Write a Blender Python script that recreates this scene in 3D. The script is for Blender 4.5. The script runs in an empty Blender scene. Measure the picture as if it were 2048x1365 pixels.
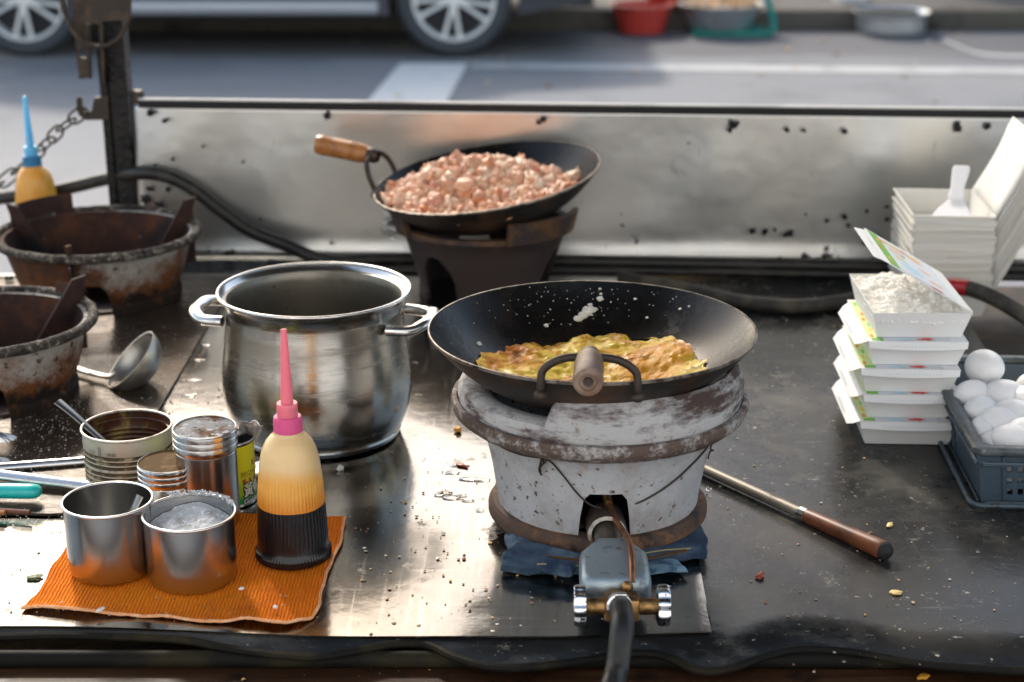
import bpy, bmesh, math, random
from mathutils import Vector, Matrix, noise as mnoise, Euler
R = math.radians
PI = math.pi
rnd = random.Random(7)
S = bpy.context.scene
COL = S.collection

# ------------------------------------------------------------------ camera, sky, sun
T = 0.75                      # height of the worktop
CZ, FPX, PIT = 1.55, 3370.0, R(18.5)
cam = bpy.data.cameras.new('camera')
cam.lens = FPX / 2048 * 36
cam.sensor_width = 36
cam.clip_end = 500
cam.clip_start = 0.05
camo = bpy.data.objects.new('camera', cam)
COL.objects.link(camo)
camo.location = (0, 0, CZ)
camo.rotation_euler = (PI / 2 - PIT, 0, 0)
cam.dof.use_dof = True
cam.dof.focus_distance = 1.82
cam.dof.aperture_fstop = 5.0
S.camera = camo

SUN_EL, SUN_AZ = R(37), R(-20)          # azimuth from +Y towards +X
wd = bpy.data.worlds.new("World"); S.world = wd; wd.use_nodes = True
nt = wd.node_tree
sky = nt.nodes.new('ShaderNodeTexSky'); sky.sky_type = 'NISHITA'; sky.sun_disc = False
sky.sun_elevation = SUN_EL; sky.sun_rotation = SUN_AZ
sky.air_density = 1.0; sky.dust_density = 1.4; sky.ozone_density = 1.0
bgn = nt.nodes['Background']; bgn.inputs[1].default_value = 0.15
wb = nt.nodes.new('ShaderNodeMix'); wb.data_type = 'RGBA'; wb.blend_type = 'MULTIPLY'; wb.inputs[0].default_value = 1
wb.inputs[7].default_value = (1.0, .89, .74, 1)          # hazy, slightly warm sky
nt.links.new(sky.outputs[0], wb.inputs[6]); nt.links.new(wb.outputs[2], bgn.inputs[0])
sl = bpy.data.lights.new('sun', 'SUN'); sl.energy = 1.1; sl.angle = R(5); sl.color = (1, .94, .84)
so = bpy.data.objects.new('sun', sl); COL.objects.link(so)
sd = Vector((math.sin(SUN_AZ) * math.cos(SUN_EL), math.cos(SUN_AZ) * math.cos(SUN_EL), math.sin(SUN_EL)))
so.rotation_euler = sd.to_track_quat('Z', 'Y').to_euler()
so.location = (-6, 8, 12)
S.view_settings.view_transform = 'Standard'
S.view_settings.look = 'None'
S.view_settings.exposure = 1.42
S.view_settings.gamma = 1
S.cycles.max_bounces = 8
S.cycles.use_denoising = True

# ------------------------------------------------------------------ measuring (photo pixel -> point on a plane)
cP, sP = math.cos(PIT), math.sin(PIT)
def ray(px, py):
    u = (px - 1024) / FPX; v = -(py - 682.5) / FPX
    return Vector((u, cP + v * sP, -sP + v * cP))
def W(px, py, z=T):
    r = ray(px, py); t = (z - CZ) / r.z
    return Vector((r.x * t, r.y * t, z))
def WY(px, py, y):
    r = ray(px, py); t = y / r.y
    return Vector((r.x * t, y, CZ + r.z * t))

# ------------------------------------------------------------------ materials
MATS = {}
def rgb(c):
    return (c[0], c[1], c[2], 1)
def mat(name, base, rough=.5, metal=0., layers=(), bump=0., bscale=60., bst=(1, 1, 1), bdet=6, sss=0., sssr=(.01, .006, .004),
        trans=0., ior=1.45, coat=0., aniso=0., spec=.5, island=None, island_obj=False, waves=None, transl=0.):
    m = bpy.data.materials.new(name); m.use_nodes = True
    nt = m.node_tree; N = nt.nodes; L = nt.links
    b = N['Principled BSDF']
    tc = N.new('ShaderNodeTexCoord')
    b.inputs['IOR'].default_value = ior
    b.inputs['Specular IOR Level'].default_value = spec
    if sss:
        b.inputs['Subsurface Weight'].default_value = sss
        b.inputs['Subsurface Radius'].default_value = sssr
        b.inputs['Subsurface Scale'].default_value = 1.0
    b.inputs['Transmission Weight'].default_value = trans
    b.inputs['Coat Weight'].default_value = coat
    b.inputs['Coat Roughness'].default_value = .08
    b.inputs['Anisotropic'].default_value = aniso
    def mapping(st):
        mp = N.new('ShaderNodeMapping'); mp.inputs['Scale'].default_value = st
        L.new(tc.outputs['Object'], mp.inputs[0]); return mp.outputs[0]
    def math_(op, a, c=None, clamp=False):
        n = N.new('ShaderNodeMath'); n.operation = op; n.use_clamp = clamp
        for i, s in enumerate((a, c)):
            if s is None: continue
            if hasattr(s, 'node'): L.new(s, n.inputs[i])
            else: n.inputs[i].default_value = s
        return n.outputs[0]
    def maprange(v, a, c, x=0., y=1.):
        n = N.new('ShaderNodeMapRange'); n.clamp = True
        L.new(v, n.inputs[0])
        for i, q in enumerate((a, c, x, y)): n.inputs[1 + i].default_value = q
        return n.outputs[0]
    def mixc(f, a, c):
        n = N.new('ShaderNodeMix'); n.data_type = 'RGBA'
        L.new(f, n.inputs[0])
        for i, q in ((6, a), (7, c)):
            if hasattr(q, 'node'): L.new(q, n.inputs[i])
            else: n.inputs[i].default_value = rgb(q)
        return n.outputs[2]
    def mixf(f, a, c):
        n = N.new('ShaderNodeMix'); n.data_type = 'FLOAT'
        L.new(f, n.inputs[0])
        for i, q in ((2, a), (3, c)):
            if hasattr(q, 'node'): L.new(q, n.inputs[i])
            else: n.inputs[i].default_value = q
        return n.outputs[0]
    col, ro, me = None, rough, metal
    if island:                                   # colours picked per loose piece
        if island_obj:
            oi = N.new('ShaderNodeObjectInfo'); rv = oi.outputs['Random']
        else:
            g = N.new('ShaderNodeNewGeometry'); rv = g.outputs['Random Per Island']
        cr = N.new('ShaderNodeValToRGB'); L.new(rv, cr.inputs[0])
        el = cr.color_ramp.elements
        el[0].position = 0; el[0].color = rgb(island[0])
        el[1].position = 1; el[1].color = rgb(island[-1])
        for i, q in enumerate(island[1:-1]):
            e = el.new((i + 1) / (len(island) - 1)); e.color = rgb(q)
        col = cr.outputs[0]
    if col is None: col = base
    sep = None
    for k, ly in enumerate(layers):
        if ly.get('tex', 'noise') == 'noise':
            n = N.new('ShaderNodeTexNoise'); n.inputs['Scale'].default_value = ly.get('s', 20)
            n.inputs['Detail'].default_value = ly.get('det', 7); n.inputs['Roughness'].default_value = ly.get('nr', .6)
            n.inputs['Distortion'].default_value = ly.get('dis', 0)
            mp = N.new('ShaderNodeMapping'); mp.inputs['Scale'].default_value = ly.get('st', (1, 1, 1))
            mp.inputs['Location'].default_value = (k * 3.1 + .7, k * 1.7, k * 2.3)
            mp.inputs['Rotation'].default_value = ly.get('rot', (0, 0, 0))
            L.new(tc.outputs['Object'], mp.inputs[0]); L.new(mp.outputs[0], n.inputs[0])
            v = n.outputs[0]
        elif ly['tex'] == 'voro':
            n = N.new('ShaderNodeTexVoronoi'); n.inputs['Scale'].default_value = ly.get('s', 20)
            L.new(mapping(ly.get('st', (1, 1, 1))), n.inputs[0])
            v = math_('SUBTRACT', 1.0, n.outputs[0])
        elif ly['tex'] == 'wave':
            n = N.new('ShaderNodeTexWave'); n.inputs['Scale'].default_value = ly.get('s', 20)
            n.inputs['Distortion'].default_value = ly.get('dis', 2); n.inputs['Detail'].default_value = 3
            n.bands_direction = ly.get('dir', 'X')
            L.new(mapping(ly.get('st', (1, 1, 1))), n.inputs[0]); v = n.outputs[0]
        else:
            n = N.new('ShaderNodeValue'); n.outputs[0].default_value = .5; v = n.outputs[0]
        for ax in ('x', 'y', 'z'):
            if ax in ly:
                if sep is None:
                    sep = N.new('ShaderNodeSeparateXYZ'); L.new(tc.outputs['Object'], sep.inputs[0])
                a, c, amt = ly[ax]
                zr = maprange(sep.outputs['xyz'.index(ax)], a, c)
                v = math_('ADD', v, math_('MULTIPLY', zr, amt))
        f = maprange(v, ly.get('lo', .5), ly.get('hi', .6), 0, ly.get('amt', 1))
        if 'c' in ly: col = mixc(f, col, ly['c'])
        if 'r' in ly: ro = mixf(f, ro, ly['r'])
        if 'm' in ly: me = mixf(f, me, ly['m'])
    for sock, val in (('Base Color', col), ('Roughness', ro), ('Metallic', me)):
        if hasattr(val, 'node'): L.new(val, b.inputs[sock])
        elif sock == 'Base Color': b.inputs[sock].default_value = rgb(val)
        else: b.inputs[sock].default_value = val
    nrm = None
    if bump:
        n = N.new('ShaderNodeTexNoise'); n.inputs['Scale'].default_value = bscale
        n.inputs['Detail'].default_value = bdet; n.inputs['Roughness'].default_value = .6
        L.new(mapping(bst), n.inputs[0])
        bp = N.new('ShaderNodeBump'); bp.inputs['Strength'].default_value = 1
        bp.inputs['Distance'].default_value = bump
        L.new(n.outputs[0], bp.inputs['Height']); nrm = bp.outputs[0]
    if waves:
        n = N.new('ShaderNodeTexWave'); n.inputs['Scale'].default_value = waves['s']
        n.inputs['Distortion'].default_value = waves.get('dis', 1.5); n.inputs['Detail'].default_value = 3
        n.inputs['Detail Scale'].default_value = waves.get('ds', 2)
        n.bands_direction = waves.get('dir', 'X')
        L.new(mapping(waves.get('st', (1, 1, 1))), n.inputs[0])
        bp = N.new('ShaderNodeBump'); bp.inputs['Strength'].default_value = 1
        bp.inputs['Distance'].default_value = waves['d']
        L.new(n.outputs[0], bp.inputs['Height'])
        if nrm: L.new(nrm, bp.inputs['Normal'])
        nrm = bp.outputs[0]
    if nrm: L.new(nrm, b.inputs['Normal'])
    if transl:
        tb = N.new('ShaderNodeBsdfTranslucent'); ms_ = N.new('ShaderNodeMixShader'); ms_.inputs[0].default_value = transl
        if hasattr(col, 'node'): L.new(col, tb.inputs[0])
        else: tb.inputs[0].default_value = rgb(col)
        L.new(b.outputs[0], ms_.inputs[1]); L.new(tb.outputs[0], ms_.inputs[2]); L.new(ms_.outputs[0], N['Material Output'].inputs[0])
    MATS[name] = m
    return m

RUST, RUSTO, SOOT, GREASE = (.085, .035, .018), (.22, .075, .025), (.012, .011, .01), (.055, .035, .018)
# metals
M_SHEET = mat('steel_sheet', (.29, .28, .262), .13, 1, layers=[
    dict(c=(.155, .14, .115), r=.17, s=3.2, lo=.43, hi=.72, det=9, amt=.85),
    dict(c=(.25, .23, .195), r=.22, m=.7, s=7, lo=.55, hi=.72, det=11, nr=.7, amt=.75),
    dict(c=(.08, .055, .032), r=.5, m=.2, s=24, lo=.62, hi=.72, det=10),
    dict(c=(.44, .43, .40), r=.2, s=130, st=(.05, 1, 1), rot=(0, 0, .75), lo=.57, hi=.70, amt=.5),
    dict(c=(.42, .41, .39), r=.24, s=120, st=(1, .05, 1), rot=(0, 0, .3), lo=.54, hi=.72, amt=.5)], bump=.0006, bscale=12, bdet=6)
M_TRAY = mat('greasy_tray_steel', (.085, .065, .048), .3, .6, layers=[
    dict(c=(.03, .02, .013), r=.22, m=.3, s=5, lo=.42, hi=.62, det=8),
    dict(c=(.20, .15, .10), r=.42, m=.6, s=7, lo=.54, hi=.75, det=9, amt=.8),
    dict(c=(.012, .008, .006), r=.28, m=0, s=40, lo=.62, hi=.7),
    dict(c=(.8, .78, .74), r=.6, m=0, s=170, lo=.70, hi=.73, det=2)], bump=.0006, bscale=60)
M_TOP = mat('black_worktop_steel', (.024, .025, .026), .22, .35, layers=[
    dict(c=(.065, .061, .054), r=.42, m=.4, s=3.0, lo=.46, hi=.62, det=11, nr=.62, amt=.85),
    dict(c=(.010, .010, .010), r=.18, m=.2, s=4, lo=.53, hi=.72, det=9, amt=.7),
    dict(c=(.17, .16, .135), r=.5, m=.2, s=6, lo=.53, hi=.70, det=13, nr=.74, amt=.65),
    dict(c=(.30, .28, .235), r=.65, m=.1, s=28, lo=.60, hi=.68, det=12, nr=.8, amt=.7),
    dict(c=(.36, .34, .29), r=.6, m=.1, s=110, lo=.66, hi=.70, det=6),
    dict(c=(.16, .15, .13), r=.5, s=110, st=(.06, 1, 1), rot=(0, 0, .9), lo=.66, hi=.71, amt=.6),
    dict(c=(.18, .17, .15), r=.5, s=95, st=(1, .05, 1), rot=(0, 0, .5), lo=.67, hi=.72, amt=.5)], bump=.0008, bscale=30, spec=.2)
M_PANEL = mat('splash_panel_steel', (.62, .61, .58), .33, .9, layers=[
    dict(c=(.46, .435, .37), r=.42, s=2.2, st=(1, 1, .5), lo=.50, hi=.78, det=5, amt=.7),
    dict(c=(.40, .47, .53), r=.26, s=3.1, st=(1, 1, .6), lo=.52, hi=.72, det=5, amt=.75),
    dict(c=(.62, .60, .55), r=.40, s=90, st=(1, 1, .04), lo=.55, hi=.75, amt=.4),
    dict(c=(.25, .22, .17), r=.5, s=30, st=(1, 1, .3), lo=.64, hi=.74, det=9, amt=.6),
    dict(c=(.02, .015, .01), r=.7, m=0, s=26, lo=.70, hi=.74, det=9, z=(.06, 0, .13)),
    dict(c=(.03, .022, .015), r=.7, m=0, s=33, lo=.77, hi=.79, det=9)], bump=.003, bscale=6, bdet=3)
M_POT = mat('pot_steel', (.50, .475, .43), .20, 1, layers=[
    dict(c=(.17, .135, .095), r=.38, s=7, st=(.5, .5, 2.2), lo=.46, hi=.76, det=9, amt=.85, z=(.09, .17, .1)),
    dict(c=(.07, .052, .036), r=.5, m=.6, s=12, st=(.5, .5, 4), lo=.58, hi=.78, det=10, amt=.8),
    dict(r=.36, s=130, st=(.1, .1, 1), lo=.5, hi=.7, amt=.7),
    dict(c=(.60, .58, .54), r=.2, s=90, st=(.06, 1, 1), rot=(.4, .9, .3), lo=.64, hi=.72, amt=.5),
    dict(c=(.03, .02, .015), r=.6, m=0, s=130, lo=.74, hi=.77, det=4)], bump=.00012, bscale=200, bst=(.15, .15, 1))
M_POT_IN = mat('pot_inside_steel', (.26, .24, .20), .4, .9, layers=[
    dict(c=(.05, .045, .038), r=.5, m=.5, s=9, lo=.44, hi=.7, det=9),
    dict(c=(.02, .012, .008), r=.6, m=0, s=100, lo=.66, hi=.7)], bump=.0005, bscale=70)
M_BRIGHT = mat('polished_steel', (.68, .67, .65), .2, 1, layers=[
    dict(r=.34, s=120, st=(.1, .1, 1), lo=.5, hi=.7, amt=.8),
    dict(c=(.3, .24, .18), r=.45, s=22, lo=.60, hi=.78, det=9, amt=.7)])
M_SPOON = mat('dark_spoon_steel', (.32, .31, .29), .3, 1, layers=[dict(c=(.12, .10, .08), r=.45, s=30, lo=.5, hi=.7)])
M_ROD = mat('dull_turner_rod', (.22, .20, .165), .5, .6, layers=[dict(c=(.34, .31, .26), r=.6, s=20, lo=.5, hi=.7, det=8), dict(c=(.09, .07, .05), r=.6, s=30, lo=.55, hi=.68, det=8)])
M_MUG = mat('brushed_mug_steel', (.50, .495, .485), .22, 1, layers=[
    dict(c=(.40, .39, .37), r=.26, s=40, st=(.06, .06, 1), lo=.45, hi=.7),
    dict(c=(.20, .17, .13), r=.42, s=16, lo=.60, hi=.78, det=9, amt=.75),
    dict(c=(.06, .05, .04), r=.5, m=.2, s=90, lo=.72, hi=.76, det=5)])
M_WOK_IN = mat('seasoned_wok_iron', (.006, .0055, .005), .23, 0, layers=[
    dict(c=(.022, .013, .008), r=.34, s=14, lo=.5, hi=.75, det=9),
    dict(c=(.004, .004, .004), r=.42, s=22, lo=.52, hi=.66, det=10, nr=.7),
    dict(c=(.42, .40, .37), r=.4, s=150, lo=.74, hi=.765, det=3)], bump=.0003, bscale=420, bdet=4, spec=.42)
M_WOK_OUT = mat('sooty_wok_iron', (.018, .014, .011), .5, .2, layers=[
    dict(c=(.10, .045, .02), r=.6, s=16, lo=.48, hi=.72, det=9)], bump=.0008, bscale=90)
M_RIM = mat('worn_wok_rim', (.16, .135, .11), .4, .8, layers=[dict(c=(.03, .022, .018), s=60, lo=.46, hi=.6)])
M_CAST_W = mat('white_enamelled_cast_iron', (.43, .44, .455), .6, 0, layers=[
    dict(c=(.25, .235, .22), s=8, lo=.44, hi=.68, det=12, nr=.75, amt=.9),
    dict(c=(.24, .13, .06), r=.75, s=15, lo=.58, hi=.84, det=12, nr=.78, z=(.05, .0, .13)),
    dict(c=(.25, .16, .09), r=.75, s=9, lo=.52, hi=.66, det=12, nr=.75, amt=.8),
    dict(c=(.06, .036, .026), r=.8, s=50, lo=.62, hi=.76, det=12, nr=.8, z=(.095, .150, .22)),
    dict(c=(.07, .045, .035), r=.8, s=110, lo=.60, hi=.68, det=8)], bump=.0009, bscale=190)
M_CAST_RIM = mat('rusty_white_cast_rim', (.42, .415, .41), .65, 0, layers=[
    dict(c=(.20, .12, .08), r=.8, s=70, lo=.53, hi=.62, det=13, nr=.85, amt=.85),
    dict(c=(.060, .036, .030), r=.85, s=7, st=(1, 1, 3.5), lo=.47, hi=.58, det=12, nr=.72),
    dict(c=(.26, .12, .05), r=.8, s=8, lo=.58, hi=.72, det=11, nr=.75, amt=.75)], bump=.0012, bscale=190)
M_CAST_FOOT = mat('rusty_stove_foot', (.075, .045, .032), .8, 0, layers=[
    dict(c=(.22, .10, .04), s=16, lo=.5, hi=.66, det=12, nr=.75), dict(c=(.36, .33, .30), s=11, lo=.60, hi=.68, det=12, nr=.8), dict(c=(.025, .018, .015), s=22, lo=.56, hi=.66, det=9)], bump=.0014, bscale=170)
M_CAST_FLANGE = mat('brown_stained_flange', (.10, .065, .05), .75, 0, layers=[dict(c=(.40, .385, .37), s=40, lo=.50, hi=.60, det=13, nr=.82), dict(c=(.045, .028, .022), s=8, lo=.5, hi=.62, det=10)], bump=.0012, bscale=170)
M_CAST_B = mat('burnt_rusty_stove_iron', (.37, .35, .32), .7, 0, layers=[
    dict(c=(.075, .040, .028), r=.8, s=7, lo=.50, hi=.62, det=12, nr=.75, x=(.05, -.06, .34)),
    dict(c=(.16, .058, .020), r=.8, s=15, lo=.53, hi=.73, det=12, nr=.75, z=(.095, .03, .26)),
    dict(c=(.020, .014, .011), r=.85, s=18, lo=.58, hi=.72, det=12, nr=.72, z=(.06, .0, .30)),
    dict(c=(.06, .03, .02), r=.85, s=70, lo=.58, hi=.66, det=8)], bump=.0014, bscale=110, spec=.25)
M_RUSTIN = mat('rusty_stove_lining', (.040, .021, .017), .8, .0, layers=[
    dict(c=(.12, .045, .020), s=10, lo=.5, hi=.7, det=10, nr=.7),
    dict(c=(.014, .012, .014), s=14, lo=.50, hi=.64, det=9),
    dict(c=(.36, .34, .32), s=60, lo=.68, hi=.74, det=9)], bump=.0014, bscale=120, spec=.25)
M_RIMB = mat('crusty_stove_rim', (.050, .042, .036), .8, .0, layers=[
    dict(c=(.36, .32, .26), s=95, lo=.52, hi=.62, det=10, nr=.8),
    dict(c=(.016, .013, .011), s=24, lo=.52, hi=.60, det=10)], bump=.002, bscale=170, spec=.25)
M_DARKSTOVE = mat('dark_brown_stove_iron', (.050, .034, .031), .6, .2, layers=[
    dict(c=(.15, .075, .03), s=22, lo=.66, hi=.82, det=11, z=(.09, .115, .2)),
    dict(c=(.018, .015, .014), s=8, lo=.5, hi=.7, det=8)], bump=.0008, bscale=100)
M_POST = mat('tarred_post_iron', (.014, .012, .011), .34, .1, layers=[
    dict(c=(.004, .004, .004), r=.2, s=30, lo=.48, hi=.58), dict(c=(.05, .034, .024), r=.6, s=20, lo=.62, hi=.75, det=9)],
    bump=.006, bscale=90, spec=.4)
M_IRON = mat('old_bracket_iron', (.045, .034, .026), .5, .4, layers=[
    dict(c=(.11, .07, .045), s=25, lo=.5, hi=.7, det=9)], bump=.001, bscale=120)
M_CHAIN = mat('chain_iron', (.06, .05, .04), .4, .8)
M_WIRE = mat('thin_iron_wire', (.06, .045, .035), .5, .6)
M_BRASS = mat('old_brass', (.42, .24, .09), .35, .9, layers=[dict(c=(.09, .05, .02), r=.5, s=70, lo=.45, hi=.65, det=8)])
M_COPPER = mat('copper_tube', (.42, .19, .10), .35, .9, layers=[dict(c=(.14, .07, .04), s=60, lo=.45, hi=.7)])
M_CASTING = mat('blue_grey_die_casting', (.34, .40, .43), .38, .65, layers=[
    dict(c=(.12, .11, .10), r=.55, s=60, lo=.56, hi=.7, det=9)], bump=.0004, bscale=150)
M_PIPE = mat('oily_burner_pipe', (.13, .11, .09), .45, .7, layers=[dict(c=(.04, .03, .02), s=60, lo=.5, hi=.7)])
M_COLLAR = mat('chalky_pipe_collar', (.50, .47, .41), .8, 0, layers=[dict(c=(.14, .09, .05), s=70, lo=.5, hi=.64, det=9)], bump=.0006, bscale=200)
M_CHROME = mat('chromed_knob', (.80, .80, .80), .1, 1)
M_ALU = mat('dull_aluminium', (.50, .49, .46), .38, .9, layers=[
    dict(c=(.22, .17, .11), r=.5, s=20, lo=.52, hi=.72, det=9, amt=.8), dict(c=(.18, .07, .02), r=.5, m=0, s=55, lo=.70, hi=.74)])
# rubber, plastic
M_HOSE = mat('black_rubber_hose', (.018, .017, .016), .38, 0, layers=[dict(c=(.05, .045, .035), r=.6, s=30, lo=.5, hi=.7)])
M_HOSE2 = mat('dusty_rubber_hose', (.022, .020, .017), .6, 0, layers=[dict(c=(.10, .085, .06), r=.8, s=25, lo=.45, hi=.7)], bump=.0004, bscale=200)
M_RUBBER = mat('worn_black_liner', (.010, .0095, .0085), .55, 0, layers=[
    dict(c=(.035, .028, .014), r=.6, s=12, lo=.5, hi=.7, det=8)], bump=.001, bscale=60, spec=.08)
M_REDTAPE = mat('red_tape', (.35, .012, .02), .35, 0, bump=.0006, bscale=80)
M_PALETAPE = mat('pale_red_tape', (.62, .25, .20), .5)
M_PINK = mat('pink_cap_plastic', (.72, .10, .26), .35, 0, sss=.4, sssr=(.02, .006, .008))
M_PINKT = mat('pink_nozzle_plastic', (.85, .20, .26), .35, 0, sss=.6, sssr=(.02, .008, .008))
M_BLUECAP = mat('blue_cap_plastic', (.03, .20, .40), .35, 0, sss=.3)
M_BLUET = mat('light_blue_nozzle_plastic', (.16, .52, .80), .35, 0, sss=.6, sssr=(.008, .015, .02))
M_SAUCE = mat('bottle_plastic_with_sauce', (.80, .56, .27), .28, 0, layers=[
    dict(s=18, c=(.80, .40, .075), z=(.118, .088, .9), lo=.75, hi=1.25),
    dict(s=22, c=(.66, .22, .018), z=(.092, .060, .9), lo=.70, hi=1.35),
    dict(s=55, c=(.008, .007, .008), r=.24, z=(.0640, .0622, 1), lo=.95, hi=1.05)], sss=.3, sssr=(.012, .006, .002), coat=.2)
M_YELLOW = mat('yellow_bottle_plastic', (.80, .44, .07), .33, 0, layers=[
    dict(c=(.78, .30, .04), s=12, lo=.5, hi=.7, amt=.6)], sss=.4, sssr=(.012, .006, .002), coat=.2)
M_TEAL = mat('turquoise_plastic', (.015, .50, .47), .3, 0, layers=[dict(c=(.02, .34, .32), s=30, lo=.6, hi=.75, amt=.5)], coat=.3)
M_CRATE = mat('grey_blue_crate_plastic', (.050, .078, .104), .4, 0, layers=[
    dict(c=(.075, .095, .11), r=.5, s=14, lo=.5, hi=.75, det=8, amt=.7), dict(c=(.02, .016, .01), r=.6, s=26, lo=.64, hi=.72, det=10),
    dict(c=(.03, .025, .018), r=.6, s=50, lo=.66, hi=.74, z=(.02, 0, .1))], bump=.0003, bscale=90)
M_CRATE_RIM = mat('scuffed_crate_rim', (.085, .10, .11), .45, 0, layers=[
    dict(c=(.045, .05, .05), s=45, lo=.48, hi=.62, det=10), dict(c=(.26, .26, .24), s=70, lo=.60, hi=.7, det=9)], bump=.0005, bscale=120)
M_CARD = mat('white_card', (.86, .86, .85), .55, 0, layers=[dict(c=(.80, .79, .76), s=12, lo=.5, hi=.8, amt=.5)], transl=.12)
M_CARD_W = mat('cream_card', (.86, .845, .79), .6, 0, layers=[dict(c=(.80, .76, .67), s=18, lo=.55, hi=.8, amt=.5)], transl=.12)
M_CARD_N = mat('nested_card', (.8, .78, .73), .6, 0, island=[(.87, .86, .82), (.74, .72, .65), (.84, .82, .76), (.88, .86, .81)], island_obj=True, transl=.1)
M_WHITEP = mat('white_plastic', (.80, .81, .83), .35, 0, sss=.15)
M_EGG = mat('white_eggshell', (.83, .82, .81), .42, 0, sss=.15, sssr=(.006, .005, .004), bump=.00012, bscale=400)
def ink(n, c): return mat(n, c, .5)
I_GREEN, I_LIME, I_RED, I_BLUE, I_ORANGE, I_YEL, I_PEACH, I_GREY, I_BROWN, I_PGREEN = (
    ink('green_ink', (.18, .48, .06)), ink('lime_ink', (.60, .74, .34)), ink('red_ink', (.62, .04, .03)), ink('pale_blue_ink', (.48, .68, .78)),
    ink('orange_ink', (.75, .25, .05)), ink('yellow_ink', (.82, .56, .06)), ink('peach_ink', (.78, .52, .40)), ink('grey_ink', (.68, .72, .76)),
    ink('brown_ink', (.30, .07, .03)), ink('pale_green_ink', (.62, .76, .42)))
# wood, cloth
M_WOODH = mat('varnished_handle_wood', (.42, .17, .045), .35, 0, layers=[
    dict(c=(.22, .075, .02), s=8, st=(8, 1, 8), lo=.45, hi=.7), dict(c=(.55, .28, .10), s=16, lo=.55, hi=.75, amt=.6)], coat=.2)
M_WOODD = mat('dark_handle_wood', (.17, .055, .022), .42, 0, layers=[
    dict(c=(.05, .018, .01), s=7, st=(8, 1, 8), lo=.45, hi=.65), dict(c=(.30, .12, .05), s=14, lo=.58, hi=.75, amt=.7)])
M_WOODG = mat('greasy_grey_wood', (.15, .080, .050), .45, 0, layers=[
    dict(c=(.30, .21, .155), s=30, lo=.52, hi=.70, det=8), dict(c=(.07, .03, .02), s=20, lo=.55, hi=.7, det=8)], bump=.0004, bscale=150)
M_BOARD = mat('oily_dark_board', (.040, .018, .009), .45, 0, layers=[
    dict(c=(.12, .06, .03), r=.5, s=9, st=(.15, 3, 1), lo=.48, hi=.7, det=8), dict(c=(.012, .008, .006), r=.3, s=16, lo=.55, hi=.68, det=8),
    dict(c=(.04, .09, .16), s=6, lo=.70, hi=.74, det=8)], spec=.2, bump=.001, bscale=60, bst=(.2, 2, 1))
M_CLOTH = mat('orange_ribbed_cloth', (.86, .20, .008), .9, 0, layers=[
    dict(c=(.88, .27, .010), s=9, lo=.45, hi=.70, det=7, amt=.85), dict(c=(.40, .085, .015), s=12, lo=.58, hi=.74, det=10, nr=.7, amt=.75), dict(c=(.55, .14, .03), s=40, lo=.58, hi=.7, det=8, amt=.6),
    dict(tex='wave', s=84, dis=3, c=(.52, .10, .004), lo=.45, hi=.1, amt=.6)],
    bump=.0014, bscale=260, waves=dict(s=84, dis=3, d=.0013, ds=2.0), spec=.15)
M_HEM = mat('peach_hem_thread', (.78, .36, .17), .9, 0, layers=[dict(c=(.85, .55, .33), s=120, lo=.5, hi=.65)], bump=.0015, bscale=260, spec=.2)
M_DENIM = mat('blue_denim', (.050, .080, .118), .9, 0, layers=[
    dict(c=(.16, .215, .27), s=30, lo=.48, hi=.7, det=9, amt=.8), dict(c=(.02, .035, .07), s=16, lo=.52, hi=.68, det=7)], bump=.001, bscale=280, spec=.15)
M_DENIML = mat('frayed_pale_denim', (.18, .28, .36), .9, 0, layers=[dict(c=(.07, .13, .2), s=90, lo=.5, hi=.6)], bump=.001, bscale=300, spec=.15)
M_ZIP = mat('brass_zip_teeth', (.20, .11, .045), .45, .6)
M_THREAD = mat('yellow_thread', (.30, .26, .13), .9)
# food
M_MEAT = mat('fried_mince', (.7, .4, .3), .42, 0, island=[(.66, .27, .13), (.84, .55, .38), (.76, .40, .24), (.88, .66, .48), (.70, .24, .09), (.86, .58, .40), (.64, .27, .17), (.86, .62, .42)],
             layers=[dict(c=(.58, .16, .035), s=38, lo=.56, hi=.74, det=7, amt=.75), dict(c=(.90, .74, .58), s=70, lo=.60, hi=.72, det=6, amt=.6)], sss=.2, sssr=(.006, .0025, .0015), bump=.0018, bscale=140)
M_RICE = mat('cooked_rice', (.97, .94, .88), .6, 0, spec=.12)
M_OMEL = mat('browned_omelette', (.53, .235, .016), .5, 0, layers=[
    dict(c=(.60, .42, .055), s=12, lo=.48, hi=.57, det=10, nr=.62, dis=.8), dict(c=(.34, .098, .008), s=15, lo=.51, hi=.60, det=12, nr=.7, dis=.4),
    dict(c=(.10, .028, .006), s=34, lo=.58, hi=.70, det=10, nr=.7), dict(c=(.54, .46, .18), s=30, lo=.60, hi=.70, det=9),
    dict(r=.16, s=40, lo=.52, hi=.60)], bump=.0016, bscale=110, bdet=10, spec=.2)
M_EGGBIT = mat('egg_white_bits', (.70, .68, .60), .4, 0, sss=.2)
M_SALT = mat('white_salt', (.62, .65, .68), .5, 0, layers=[dict(c=(.26, .26, .24), s=50, lo=.50, hi=.70, det=9), dict(c=(.78, .80, .83), s=190, lo=.55, hi=.62, det=3)], bump=.003, bscale=300)
M_CRUMB = mat('food_crumb_mix', (.6, .4, .2), .5, 0, island=[(.72, .68, .58), (.55, .30, .07), (.70, .45, .15), (.03, .02, .015), (.62, .58, .46), (.35, .09, .03), (.03, .02, .015), (.75, .72, .66)])
M_CRUMBW = mat('white_specks', (.75, .73, .69), .5)
M_LEAF = mat('dried_green_leaf', (.09, .12, .035), .5, 0, bump=.001, bscale=200)
M_ORBIT = mat('orange_egg_crumb', (.70, .32, .04), .4, 0, sss=.2)
M_YELBIT = mat('yellow_egg_flake', (.75, .52, .20), .45, 0, sss=.2)
M_REDBIT = mat('chilli_skin', (.32, .05, .02), .35, 0)
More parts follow.
